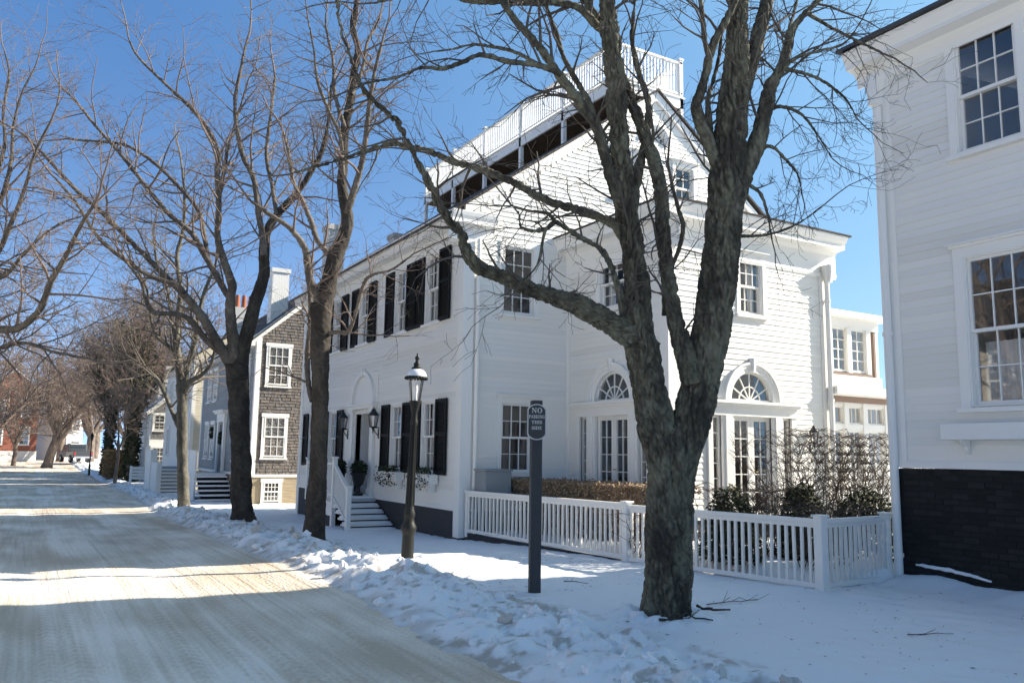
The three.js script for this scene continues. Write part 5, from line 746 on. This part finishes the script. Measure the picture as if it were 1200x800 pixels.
const T4_LIMBS = [[[4.52,-0.55,-28.92,0.263],[4.5,-0.3,-28.89,0.203],[4.4,0.62,-28.8,0.179],[4.28,1.73,-28.69,0.167],[4.19,2.84,-28.57,0.167],[4.09,3.68,-28.49,0.167]],[[4.1,3.54,-28.51,0.131],[3.97,4.38,-28.52,0.12],[3.85,5.08,-28.56,0.108],[3.86,5.93,-28.49,0.096],[3.85,6.79,-28.43,0.084],[3.67,7.92,-28.43,0.072],[3.78,8.79,-28.3,0.061],[3.74,9.94,-28.21,0.049],[3.56,11.09,-28.21,0.036]],[[4.15,3.26,-28.52,0.096],[4.3,3.73,-28.17,0.095],[4.57,3.94,-27.8,0.071],[4.78,4.26,-27.44,0.059],[4.85,4.73,-27.13,0.047],[5.02,5.12,-26.78,0.035]],[[4.16,3.12,-28.54,0.107],[4.19,4.22,-28.15,0.095],[4.31,5.03,-27.76,0.083],[4.31,5.83,-27.44,0.07],[4.4,6.62,-27.06,0.058],[4.59,7.4,-26.63,0.046],[4.56,8.17,-26.33,0.034]],[[4.14,2.29,-28.69,0.084],[3.9,2.85,-28.93,0.072],[3.62,3.55,-29.18,0.073],[3.36,3.99,-29.46,0.061],[2.98,4.34,-29.82,0.049],[2.6,4.63,-30.19,0.037],[2.04,4.87,-30.67,0.025]],[[3.96,4.53,-28.67,0.072],[3.61,4.93,-28.62,0.072],[3.22,5.26,-28.61,0.059],[3.0,5.84,-28.46,0.047],[2.82,6.64,-28.25,0.047],[2.47,7.28,-28.17,0.035]],[[3.86,5.09,-28.64,0.06],[3.66,5.96,-28.79,0.06],[3.52,6.83,-28.91,0.049],[3.17,7.71,-29.15,0.049],[3.01,8.6,-29.28,0.037]]];
const TL_LIMBS = [[[-1.86,4.48,-22.37,0.108],[-1.31,4.18,-21.65,0.098],[-0.79,4.12,-20.92,0.088],[-0.43,4.11,-20.27,0.078],[-0.09,4.42,-19.59,0.069],[0.06,4.91,-18.98,0.06],[0.28,5.37,-18.34,0.051],[0.48,5.89,-17.7,0.043],[0.66,6.2,-17.1,0.028]],[[-1.74,5.1,-22.2,0.075],[-1.26,5.5,-21.66,0.066],[-0.96,6.0,-21.21,0.057],[-0.76,6.63,-20.8,0.049],[-0.57,7.33,-20.38,0.04],[-0.46,7.93,-20.02,0.032],[-0.2,8.61,-19.56,0.024]],[[-1.97,5.87,-22.21,0.075],[-1.45,6.51,-22.0,0.067],[-1.09,7.25,-21.86,0.059],[-0.96,8.2,-21.83,0.043],[-0.99,9.06,-21.9,0.034],[-0.89,9.93,-21.9,0.026],[-0.68,10.62,-21.86,0.018]],[[-1.43,3.36,-22.29,0.058],[-0.77,3.74,-21.26,0.049],[-0.28,3.8,-20.38,0.039],[0.21,3.57,-19.54,0.031],[0.82,3.38,-18.63,0.022]],[[-1.76,5.29,-22.18,0.058],[-0.9,5.32,-21.2,0.049],[-0.52,5.71,-20.45,0.04],[-0.22,5.99,-19.76,0.031],[0.14,6.21,-19.05,0.023],[0.57,6.28,-18.31,0.015]],[[-1.89,6.84,-22.0,0.066],[-1.3,7.76,-21.99,0.059],[-1.14,8.7,-22.2,0.043],[-1.26,9.67,-22.59,0.035],[-1.23,10.68,-22.88,0.027],[-1.4,11.5,-23.32,0.018]]];

// ============================================================ trees
const rotAxis = new THREE.Vector3(), tmpV = new THREE.Vector3();
const BK = { near: [[0.08, 0.072, 0.05], [0.034, 0.03, 0.022], [0.15, 0.145, 0.1]], mid: [[0.042, 0.034, 0.026], [0.026, 0.021, 0.017], [0.065, 0.055, 0.042]], up: [[0.125, 0.102, 0.08], [0.085, 0.07, 0.055], [0.17, 0.145, 0.115]], pale: [[0.12, 0.108, 0.082], [0.085, 0.074, 0.056], [0.155, 0.14, 0.105]], far: [[0.18, 0.138, 0.108], [0.145, 0.108, 0.085], [0.205, 0.158, 0.122]] };  // upper limb tones: paler bark, lightened further to look sunlit
function smoothPath(pts, step) { // Catmull-Rom through points with radius
  const out = [], n = pts.length;
  for (let i = 0; i + 1 < n; i++) {
    const p0 = pts[Math.max(0, i - 1)], p1 = pts[i], p2 = pts[i + 1], p3 = pts[Math.min(n - 1, i + 2)];
    const L = Math.hypot(p2[0] - p1[0], p2[1] - p1[1], p2[2] - p1[2]), k = Math.max(1, Math.ceil(L / step));
    for (let j = 0; j < k; j++) { const t = j / k, q = []; for (let a = 0; a < 3; a++) q.push(0.5 * (2 * p1[a] + (p2[a] - p0[a]) * t + (2 * p0[a] - 5 * p1[a] + 4 * p2[a] - p3[a]) * t * t + (3 * p1[a] - p0[a] - 3 * p2[a] + p3[a]) * t * t * t)); q.push(lerp(p1[3], p2[3], t)); out.push(q); }
  }
  out.push(pts[n - 1]); return out;
}
// a limb with real bark relief; fur = relief in metres
function limb(m, path, sides, fur, pal, seed, patch = 1.6, flare = 0) {
  let N = null, prev = null; const T = new THREE.Vector3(), B = new THREE.Vector3(), Nn = new THREE.Vector3(); let ring0 = -1;
  for (let i = 0; i < path.length; i++) {
    const p = path[i], a = path[Math.max(0, i - 1)], b = path[Math.min(path.length - 1, i + 1)];
    T.set(b[0] - a[0], b[1] - a[1], b[2] - a[2]).normalize();
    if (!N) { N = new THREE.Vector3(Math.abs(T.y) > 0.9 ? 1 : 0, Math.abs(T.y) > 0.9 ? 0 : 1, 0); }
    Nn.copy(N).addScaledVector(T, -N.dot(T)).normalize(); N.copy(Nn); B.crossVectors(T, N);
    const base = m.n;
    for (let s = 0; s < sides; s++) {
      const an = s / sides * 2 * PI, cx = Math.cos(an), sn = Math.sin(an), nx = N.x * cx + B.x * sn, ny = N.y * cx + B.y * sn, nz = N.z * cx + B.z * sn;
      let r = p[3];
      if (fur > 0) {
        const x = p[0] + nx * r, y = p[1] + ny * r, z = p[2] + nz * r, v = Math.abs(T.y) > 0.6 ? 0.3 : 1;
        const g1 = N3(x * 15, y * 15 * v, z * 15 + seed), g2 = N3(x * 33, y * 33 * v * 1.4, z * 33 + seed), f3 = N3(x * 4, y * 2.4, z * 4 + seed);
        r += fur * (0.25 - 0.85 * Math.exp(-g1 * g1 / 0.018) - 0.4 * Math.exp(-g2 * g2 / 0.03)) + p[3] * 0.15 * f3;
        if (flare) r *= 1 + flare * Math.exp(-Math.max(0, p[1]) / 0.22) * (0.5 + 0.5 * Math.sin(an * 5 + 1.3 * Math.sin(an * 2)));
      }
      const x = p[0] + nx * r, y = p[1] + ny * r, z = p[2] + nz * r;
      const k = 0.8 * N3(x * patch * 2.2, y * patch, z * patch * 2.2 + seed) + 0.6 * N3(x * 15, y * 4, z * 15) + 0.7 * N3(x * 36, y * 14, z * 36), q0 = k > 0 ? pal[2] : pal[1], w = Math.min(1, Math.abs(k) * 2.2), q = [lerp(pal[0][0], q0[0], w), lerp(pal[0][1], q0[1], w), lerp(pal[0][2], q0[2], w)], d = 0.95 + 0.4 * N3(x * 60, y * 60, z * 60);
      m.v(x, y, z, [q[0] * d, q[1] * d, q[2] * d]);
    }
    if (ring0 >= 0) for (let s = 0; s < sides; s++) { const s1 = (s + 1) % sides; m.t(ring0 + s, ring0 + s1, base + s); m.t(ring0 + s1, base + s1, base + s); }
    ring0 = base;
  }
}
// outward growth of bare branchlets
function sprout(m, p, d, len, r, lev, rnd, o) {
  const n = lev >= o.depth ? 3 : Math.max(3, Math.round(len / 0.16 / (o.scale || 1))), pts = [[p.x, p.y, p.z, r]], dir = d.clone(), q = p.clone(), st = len / n, kids = [];
  for (let i = 1; i <= n; i++) {
    dir.x += (rnd() - 0.5) * o.wig; dir.y += (rnd() - 0.5) * o.wig + o.up * (0.4 + 0.6 * i / n); dir.z += (rnd() - 0.5) * o.wig; dir.normalize();
    q.addScaledVector(dir, st); const rr = Math.max(o.rmin, lerp(r, Math.max(o.rmin, r * 0.35), i / n)); pts.push([q.x, q.y, q.z, rr]);
    if (lev < o.depth && i > n * 0.15) { const kn = o.kids * (0.5 + rnd()) / n; let c = Math.floor(kn) + (rnd() < kn % 1 ? 1 : 0); while (c--) kids.push([q.clone(), dir.clone(), rr]); }
  }
  stick(m, pts, lev === 0 && r > 0.012 ? 5 : 3, lev === 0 ? o.col : (rnd() < 0.5 ? o.col : o.col2));
  for (const [kp, kd, kr] of kids) {
    rotAxis.set(rnd() - 0.5, rnd() - 0.5, rnd() - 0.5).cross(kd).normalize(); const ang = 0.5 + 0.65 * rnd();
    sprout(m, kp, kd.clone().applyAxisAngle(rotAxis, ang), len * (0.32 + 0.35 * rnd()), Math.max(o.rmin, kr * 0.62), lev + 1, rnd, o);
  }
}
function crownOn(m, path, rnd, o) { // branchlets along a limb
  let acc = o.skip ?? 0;
  for (let i = 1; i < path.length; i++) {
    const a = path[i - 1], b = path[i], L = Math.hypot(b[0] - a[0], b[1] - a[1], b[2] - a[2]), r = b[3];
    if (r > o.rmax) continue;
    acc += L; const sp = o.every * (0.5 + Math.min(1.6, r / 0.03) * 0.5);
    while (acc > sp) {
      acc -= sp * (0.6 + 0.8 * rnd());
      const d = new THREE.Vector3(b[0] - a[0], b[1] - a[1], b[2] - a[2]).normalize(); rotAxis.set(rnd() - 0.5, rnd() - 0.5, rnd() - 0.5).cross(d).normalize(); d.applyAxisAngle(rotAxis, 0.6 + 0.7 * rnd());
      const len = o.len * (0.45 + 0.85 * rnd()) * Math.min(1, 0.55 + r * 9);
      sprout(m, new THREE.Vector3(b[0], b[1], b[2]), d, len, Math.max(o.rmin, Math.min(r * 0.5, 0.012 * (o.scale || 1) + len * 0.006)), 0, rnd, o);
    }
  }
  const e = path[path.length - 1], f = path[path.length - 2], d = new THREE.Vector3(e[0] - f[0], e[1] - f[1], e[2] - f[2]).normalize();
  sprout(m, new THREE.Vector3(e[0], e[1], e[2]), d, o.len, Math.max(o.rmin, e[3]), 0, rnd, o);
}
function streetTree(label, base, limbs, pal, o, seed, group) {
  const t = thing('bare_tree', label, 'tree', base, 0, group), rnd = rngOf(seed), tw = new MB();
  const off = l => l.map(p => [p[0] - base[0], p[1] - base[1], p[2] - base[2], p[3]]);
  limbs.forEach((l, k) => {
    const m = new MB(), r0 = l[0][3]; const path = smoothPath(off(l), k < o.trunks ? o.step : Math.max(o.step, r0 * 0.16));
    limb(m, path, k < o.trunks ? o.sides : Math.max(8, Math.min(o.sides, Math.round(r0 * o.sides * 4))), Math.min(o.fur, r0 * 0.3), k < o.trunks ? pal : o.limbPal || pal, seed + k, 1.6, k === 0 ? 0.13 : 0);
    mk(k === 0 ? 'trunk' : 'limb', m.geo(), M.bark, t);
    if (k > 0) crownOn(tw, path, rnd, o);
  });
  mk('crown', tw.geo(), M.bark, t); return t;
}
const kinds = 'street trees along the right pavement';
streetTree('thick forked tree with greenish bark in the foreground, before the fence', [5.49, 0, -6.32], T1_LIMBS, BK.near, { trunks: 3, sides: 104, step: 0.019, fur: 0.042, every: 0.2, rmax: 0.1, len: 0.78, depth: 2, kids: 3.6, wig: 0.5, up: -0.01, rmin: 0.002, col: [0.085, 0.072, 0.058], col2: [0.12, 0.095, 0.075] }, 201, kinds);
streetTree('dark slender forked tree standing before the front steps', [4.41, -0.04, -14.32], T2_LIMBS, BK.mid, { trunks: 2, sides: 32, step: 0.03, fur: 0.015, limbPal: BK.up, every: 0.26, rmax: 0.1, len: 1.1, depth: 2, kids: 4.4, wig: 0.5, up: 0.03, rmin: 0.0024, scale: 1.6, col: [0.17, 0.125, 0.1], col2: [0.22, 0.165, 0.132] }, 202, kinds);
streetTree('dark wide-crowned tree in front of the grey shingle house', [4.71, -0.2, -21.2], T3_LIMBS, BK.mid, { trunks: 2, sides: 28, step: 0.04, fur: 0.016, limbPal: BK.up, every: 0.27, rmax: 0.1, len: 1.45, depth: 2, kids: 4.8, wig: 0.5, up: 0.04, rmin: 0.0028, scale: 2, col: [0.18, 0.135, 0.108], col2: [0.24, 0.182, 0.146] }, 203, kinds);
streetTree('pale thin tree in front of the cream house', [4.5, -0.38, -28.9], T4_LIMBS, BK.pale, { trunks: 2, sides: 20, step: 0.06, fur: 0.012, every: 0.24, rmax: 0.12, len: 1.6, depth: 2, kids: 4.6, wig: 0.45, up: 0.04, rmin: 0.0045, scale: 2.4, col: [0.17, 0.14, 0.11], col2: [0.2, 0.155, 0.12] }, 204, kinds);

// freely grown trees for the far side and the end of the street
function grownTree(label, x, z, h, seed, { r = 0.24, spread = 0.75, lean = [0, 0], fork = 0.26, limbsN = 6, rmin = 0.008, len = 2.2, kids = 4, every = 0.5, depth = 2, pal = BK.far, col = [0.19, 0.138, 0.108], col2 = [0.235, 0.175, 0.138], ivy = 0, y0 } = {}, group) {
  const gy = y0 ?? G(z), t = thing('bare_tree', label, 'tree', [x, gy, z], 0, group), rnd = rngOf(seed), mt = new MB(), tw = new MB(), o = { every, rmax: 0.3, len, depth, kids, wig: 0.4, up: 0.06, rmin, scale: 3, col, col2 };
  const fy = h * fork, top = [lean[0] * fy, fy, lean[1] * fy];
  const trunk = smoothPath([[0, -0.3, 0, r * 1.35], [top[0] * 0.15, 0.3, top[2] * 0.15, r], [top[0] * 0.6 + (rnd() - 0.5) * 0.2, fy * 0.6, top[2] * 0.6 + (rnd() - 0.5) * 0.2, r * 0.9], [...top, r * 0.88]], 0.2);
  limb(mt, trunk, 12, 0.012, pal, seed);
  const paths = [];
  for (let k = 0; k < limbsN; k++) {
    const a = k / limbsN * 2 * PI + rnd() * 0.8, sp = spread * (0.45 + 0.75 * rnd()); let d = new THREE.Vector3(Math.cos(a) * sp + lean[0], 1, Math.sin(a) * sp + lean[1]).normalize();
    const q = new THREE.Vector3(...trunk[Math.floor(trunk.length * (0.72 + 0.27 * rnd()))].slice(0, 3)), L = (h - fy) * (0.75 + 0.35 * rnd()), pts = [[q.x, q.y, q.z, r * 0.6]], n = 7;
    for (let i = 1; i <= n; i++) { d.x += (rnd() - 0.5) * 0.35; d.z += (rnd() - 0.5) * 0.35; d.y += 0.06; d.normalize(); q.addScaledVector(d, L / n); pts.push([q.x, q.y, q.z, lerp(r * 0.55, rmin * 2, i / n)]);
      if (i > 1 && i < n && rnd() < 0.75) { const e = d.clone(); rotAxis.set(rnd() - 0.5, rnd() - 0.5, rnd() - 0.5).cross(d).normalize(); e.applyAxisAngle(rotAxis, 0.6 + 0.4 * rnd()); const sp2 = [], z2 = q.clone(), L2 = L * 0.5 * (0.6 + 0.6 * rnd()), r2 = lerp(r * 0.4, rmin * 2, i / n); for (let j = 0; j <= 4; j++) { sp2.push([z2.x, z2.y, z2.z, lerp(r2, rmin * 1.5, j / 4)]); e.y += 0.08; e.x += (rnd() - 0.5) * 0.3; e.z += (rnd() - 0.5) * 0.3; e.normalize(); z2.addScaledVector(e, L2 / 4); } paths.push(sp2); } }
    paths.push(pts);
  }
  for (const p of paths) { const s = smoothPath(p, 0.3); limb(mt, s, 6, 0, pal, seed); crownOn(tw, s, rnd, o); }
  mk('trunk', mt.geo(), M.bark, t); mk('crown', tw.geo(), M.bark, t);
  if (ivy) mk('ivy', leafMass((rr, p) => { const P = rr() < 0.6 ? trunk : paths[Math.floor(rr() * paths.length)], s = P[Math.floor(rr() * P.length * (P === trunk ? 1 : 0.6))], a = rr() * 6.28, w = (0.25 + 0.65 * rr()) * ivy; p.set(s[0] + Math.cos(a) * w, s[1] + (rr() - 0.6) * 1.2, s[2] + Math.sin(a) * w); }, 4200, 0.2, [[0.035, 0.045, 0.018], [0.05, 0.06, 0.024], [0.075, 0.065, 0.03]], seed + 7), M.leaf, t);
  return t;
}
{ // across the road, its boughs reaching in from the left edge
  const base = [-5.4, -0.33, -24.5], t = thing('bare_tree', 'tree outside the left edge whose boughs sweep into the sky over the road', 'tree', base), rnd = rngOf(301), tw = new MB(), mt = new MB();
  const hub = [-0.4, 3.2, 0.3];
  limb(mt, smoothPath([[0, -0.3, 0, 0.42], [0, 0.6, 0, 0.32], [-0.2, 2, 0.1, 0.29], [...hub, 0.27]], 0.1), 20, 0.015, BK.mid, 3);
  const o = { every: 0.3, rmax: 0.12, len: 1.5, depth: 2, kids: 4.8, wig: 0.46, up: 0.05, rmin: 0.0028, scale: 2, col: [0.18, 0.134, 0.108], col2: [0.24, 0.182, 0.146] };
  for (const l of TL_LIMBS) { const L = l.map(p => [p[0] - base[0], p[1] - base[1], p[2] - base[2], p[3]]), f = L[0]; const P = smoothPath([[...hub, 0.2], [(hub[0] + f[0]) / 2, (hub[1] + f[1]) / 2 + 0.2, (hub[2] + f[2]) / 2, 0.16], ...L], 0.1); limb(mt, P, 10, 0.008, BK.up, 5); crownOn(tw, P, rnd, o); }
  mk('trunk', mt.geo(), M.bark, t); mk('crown', tw.geo(), M.bark, t);
}
const FT = 'bare trees toward the end of the street';
grownTree('leaning forked tree before the red brick house', 1.35, -86, 9, 401, { r: 0.42, lean: [0.25, 0], fork: 0.3, limbsN: 5, spread: 0.9, rmin: 0.016, every: 0.7 }, FT);
grownTree('bare tree at the left kerb in front of the brick house gable', -3.3, -78, 11, 402, { r: 0.3, rmin: 0.014, every: 0.6 }, FT);
grownTree('twiggy bare tree before the left part of the brick house', -1.3, -90, 9.5, 417, { r: 0.2, rmin: 0.012, every: 0.5, fork: 0.22, spread: 1.0 }, FT);
grownTree('bare tree just left of the parked truck', 2.9, -104, 11, 403, { r: 0.42, rmin: 0.016, every: 0.7 }, FT);
grownTree('bare tree with a thick trunk right of the parked truck', 5.6, -100, 12, 404, { r: 0.45, rmin: 0.016, every: 0.7 }, FT);
grownTree('ivy covered tree at the right kerb, nearest to the cottage', 5.6, -58, 11.5, 405, { r: 0.26, fork: 0.45, spread: 0.4, rmin: 0.010, ivy: 0.55 }, FT);
grownTree('ivy covered tree behind the white board fence', 6.4, -66, 12, 406, { r: 0.26, fork: 0.5, spread: 0.4, rmin: 0.011, ivy: 0.6 }, FT);
grownTree('dark ivy covered tree beside the tan hedge', 4.9, -67.5, 10.5, 407, { r: 0.24, fork: 0.5, spread: 0.45, rmin: 0.011, ivy: 0.5 }, FT);
grownTree('bare tree rising behind the cottage roof', 11, -70, 13, 408, { r: 0.3, rmin: 0.011, spread: 0.9 }, FT);
grownTree('bare tree behind the cream house', 12.5, -58, 13, 409, { r: 0.3, rmin: 0.010, spread: 0.9 }, FT);
grownTree('bare tree beyond the ivy trees on the right side', 7.5, -84, 12, 410, { r: 0.34, rmin: 0.014, every: 0.55 }, FT);
grownTree('bare tree far off over the lamp post', 7, -115, 13, 411, { r: 0.4, rmin: 0.02, every: 0.7 }, FT);
grownTree('tall bare tree across the road, left edge, nearer than the brick house', -5.8, -50, 12.5, 412, { r: 0.32, rmin: 0.009, spread: 0.9, every: 0.55 }, FT);
grownTree('bare tree left behind the brick house', -5, -112, 13, 413, { r: 0.4, rmin: 0.018, every: 0.6 }, FT);
grownTree('young slender tree at the kerb by the tan hedge', 4.5, -54.5, 6.5, 414, { r: 0.1, fork: 0.4, limbsN: 4, rmin: 0.008, every: 0.5, len: 1.4 }, FT);
grownTree('tall bare tree across the road from the corner house', -7.2, -13.5, 12, 415, { r: 0.3, rmin: 0.008, spread: 0.9, every: 0.85, kids: 3.4 }, 'trees across the road');
grownTree('tall bare tree across the road from the right house', -7, -3, 12, 416, { r: 0.3, rmin: 0.008, spread: 0.9, every: 0.85, kids: 3.4 }, 'trees across the road');

// ============================================================ clods, litter and fallen twigs
{
  const rnd = rngOf(501);
  const base = new THREE.IcosahedronGeometry(1, 3), a = base.attributes.position;
  for (let i = 0; i < a.count; i++) { const x = a.getX(i), y = a.getY(i), z = a.getZ(i), s = 0.85 + 0.45 * N3(x * 1.3, y * 1.3, z * 1.3) + 0.2 * N3(x * 3.5, y * 3.5, z * 3.5) + 0.08 * N3(x * 9, y * 9, z * 9); a.setXYZ(i, x * s, y * s * 0.8, z * s); }
  base.computeVertexNormals();
  const n = 620, im = new THREE.InstancedMesh(base, mat([1, 1, 1], 0.85), n); im.name = numbered('snow_clods'); im.castShadow = im.receiveShadow = true;
  const q = new THREE.Quaternion(), e = new THREE.Euler(), mm = new THREE.Matrix4(), c = new THREE.Color();
  for (let k = 0; k < n; k++) {
    const z = -3.4 - Math.pow(rnd(), 1.4) * 32, x = roadR(z) + (k < 25 ? -0.5 - 0.7 * rnd() : 0.0) + (0.1 + 1.35 * Math.pow(rnd(), 0.9)), s = k < 25 ? 0.008 + 0.012 * rnd() : 0.014 + 0.08 * Math.pow(rnd(), 4);
    e.set(rnd() * 6, rnd() * 6, rnd() * 6); q.setFromEuler(e); const gy = Math.max(groundH(x, z), G(z) - 0.08);
    mm.compose(new THREE.Vector3(x, gy + s * 0.25, z), q, new THREE.Vector3(s * (0.8 + 0.5 * rnd()), s * (0.6 + 0.5 * rnd()), s)); im.setMatrixAt(k, mm);
    const d = rnd() < 0.45 ? 0.2 + 0.55 * rnd() : 0.1 * rnd(); c.setRGB(lerp(0.86, 0.42, d), lerp(0.86, 0.37, d), lerp(0.86, 0.31, d)); im.setColorAt(k, c);
  }
  im.userData = { kind: 'stuff', label: 'clods of ploughed snow scattered along the kerb bank', category: 'snow' }; scene.add(im);
  const lm = new MB(), o = new THREE.Vector3();
  for (let k = 0; k < 900; k++) {
    const z = -3.2 - rnd() * 9, x = lerp(4.4, 9.4, rnd()); if (N3(x * 1.3, 33, z * 1.3) + 0.25 * (rnd() - 0.5) < 0.02 && k % 4) continue; const y = groundH(x, z) + 0.006, s = 0.008 + 0.022 * Math.pow(rnd(), 3), an = rnd() * 6.28, cc = rnd() < 0.5 ? [0.09, 0.06, 0.04] : [0.15, 0.11, 0.08];
    const id = [[-1, 0], [0, -0.4], [1, 0], [0, 0.4]].map(([u, v], i) => lm.v(x + s * (u * Math.cos(an) - v * Math.sin(an)), y + (i % 2 ? 0.004 : 0), z + s * (u * Math.sin(an) + v * Math.cos(an)), cc)); lm.t(id[0], id[2], id[1]); lm.t(id[0], id[3], id[2]);
  }
  const ll = mk('leaf_litter', lm.geo(), M.leaf, scene); ll.userData = { kind: 'stuff', label: 'bits of bark and dead leaf on the pavement snow', category: 'litter' };
  const twig = (x, z, an, L, r, lab, forks) => {
    const y = groundH(x, z), t = new MB(), rr = rngOf(Math.round(x * 1000)), pts = []; const put = (px, pz) => groundH(x + px, z + pz) - y;
    for (let i = 0; i <= 6; i++) { const s = (i / 6 - 0.5) * L, b = 0.05 * L * (rr() - 0.5); const px = Math.cos(an) * s - Math.sin(an) * b, pz = Math.sin(an) * s + Math.cos(an) * b; pts.push([px, put(px, pz) + 0.012 + r, pz, r * (1 - 0.08 * i)]); }
    stick(t, pts, 6, [0.05, 0.04, 0.03]);
    for (let k = 0; k < forks; k++) { const p = pts[1 + k % 5], a2 = an + (rr() - 0.5) * 2.4, l2 = L * (0.2 + 0.3 * rr()); stick(t, [[p[0], p[1], p[2], r * 0.6], [p[0] + Math.cos(a2) * l2 * 0.5, p[1] + 0.05 * rr(), p[2] + Math.sin(a2) * l2 * 0.5, r * 0.45], [p[0] + Math.cos(a2) * l2, p[1] + (0.13 * rr() - 0.02), p[2] + Math.sin(a2) * l2, r * 0.25]], 4, [0.05, 0.04, 0.03]); }
    const o2 = mk('fallen_twig', t.geo(), M.bark, scene); o2.position.set(x, y, z); tag(o2, lab, 'twig');
  };
  twig(6.63, -6.55, 0.25, 0.62, 0.006, 'forked bare twig lying on the snow between thick tree and fence', 6);
  twig(6.1, -6.28, 0.35, 0.36, 0.016, 'thick dark broken stick on the snow right of the thick tree', 1);
  twig(5.4, -5.92, 0.55, 0.5, 0.014, 'dark stick half buried at the foot of the thick tree', 2);
  twig(5.85, -8.35, 0.7, 0.3, 0.006, 'short curved twig on the snow right of the sign post', 1);
  twig(7.1, -4.6, 0.5, 0.42, 0.005, 'thin pale twig on the snow in the right foreground', 2);
}
renderer.render(scene, camera);
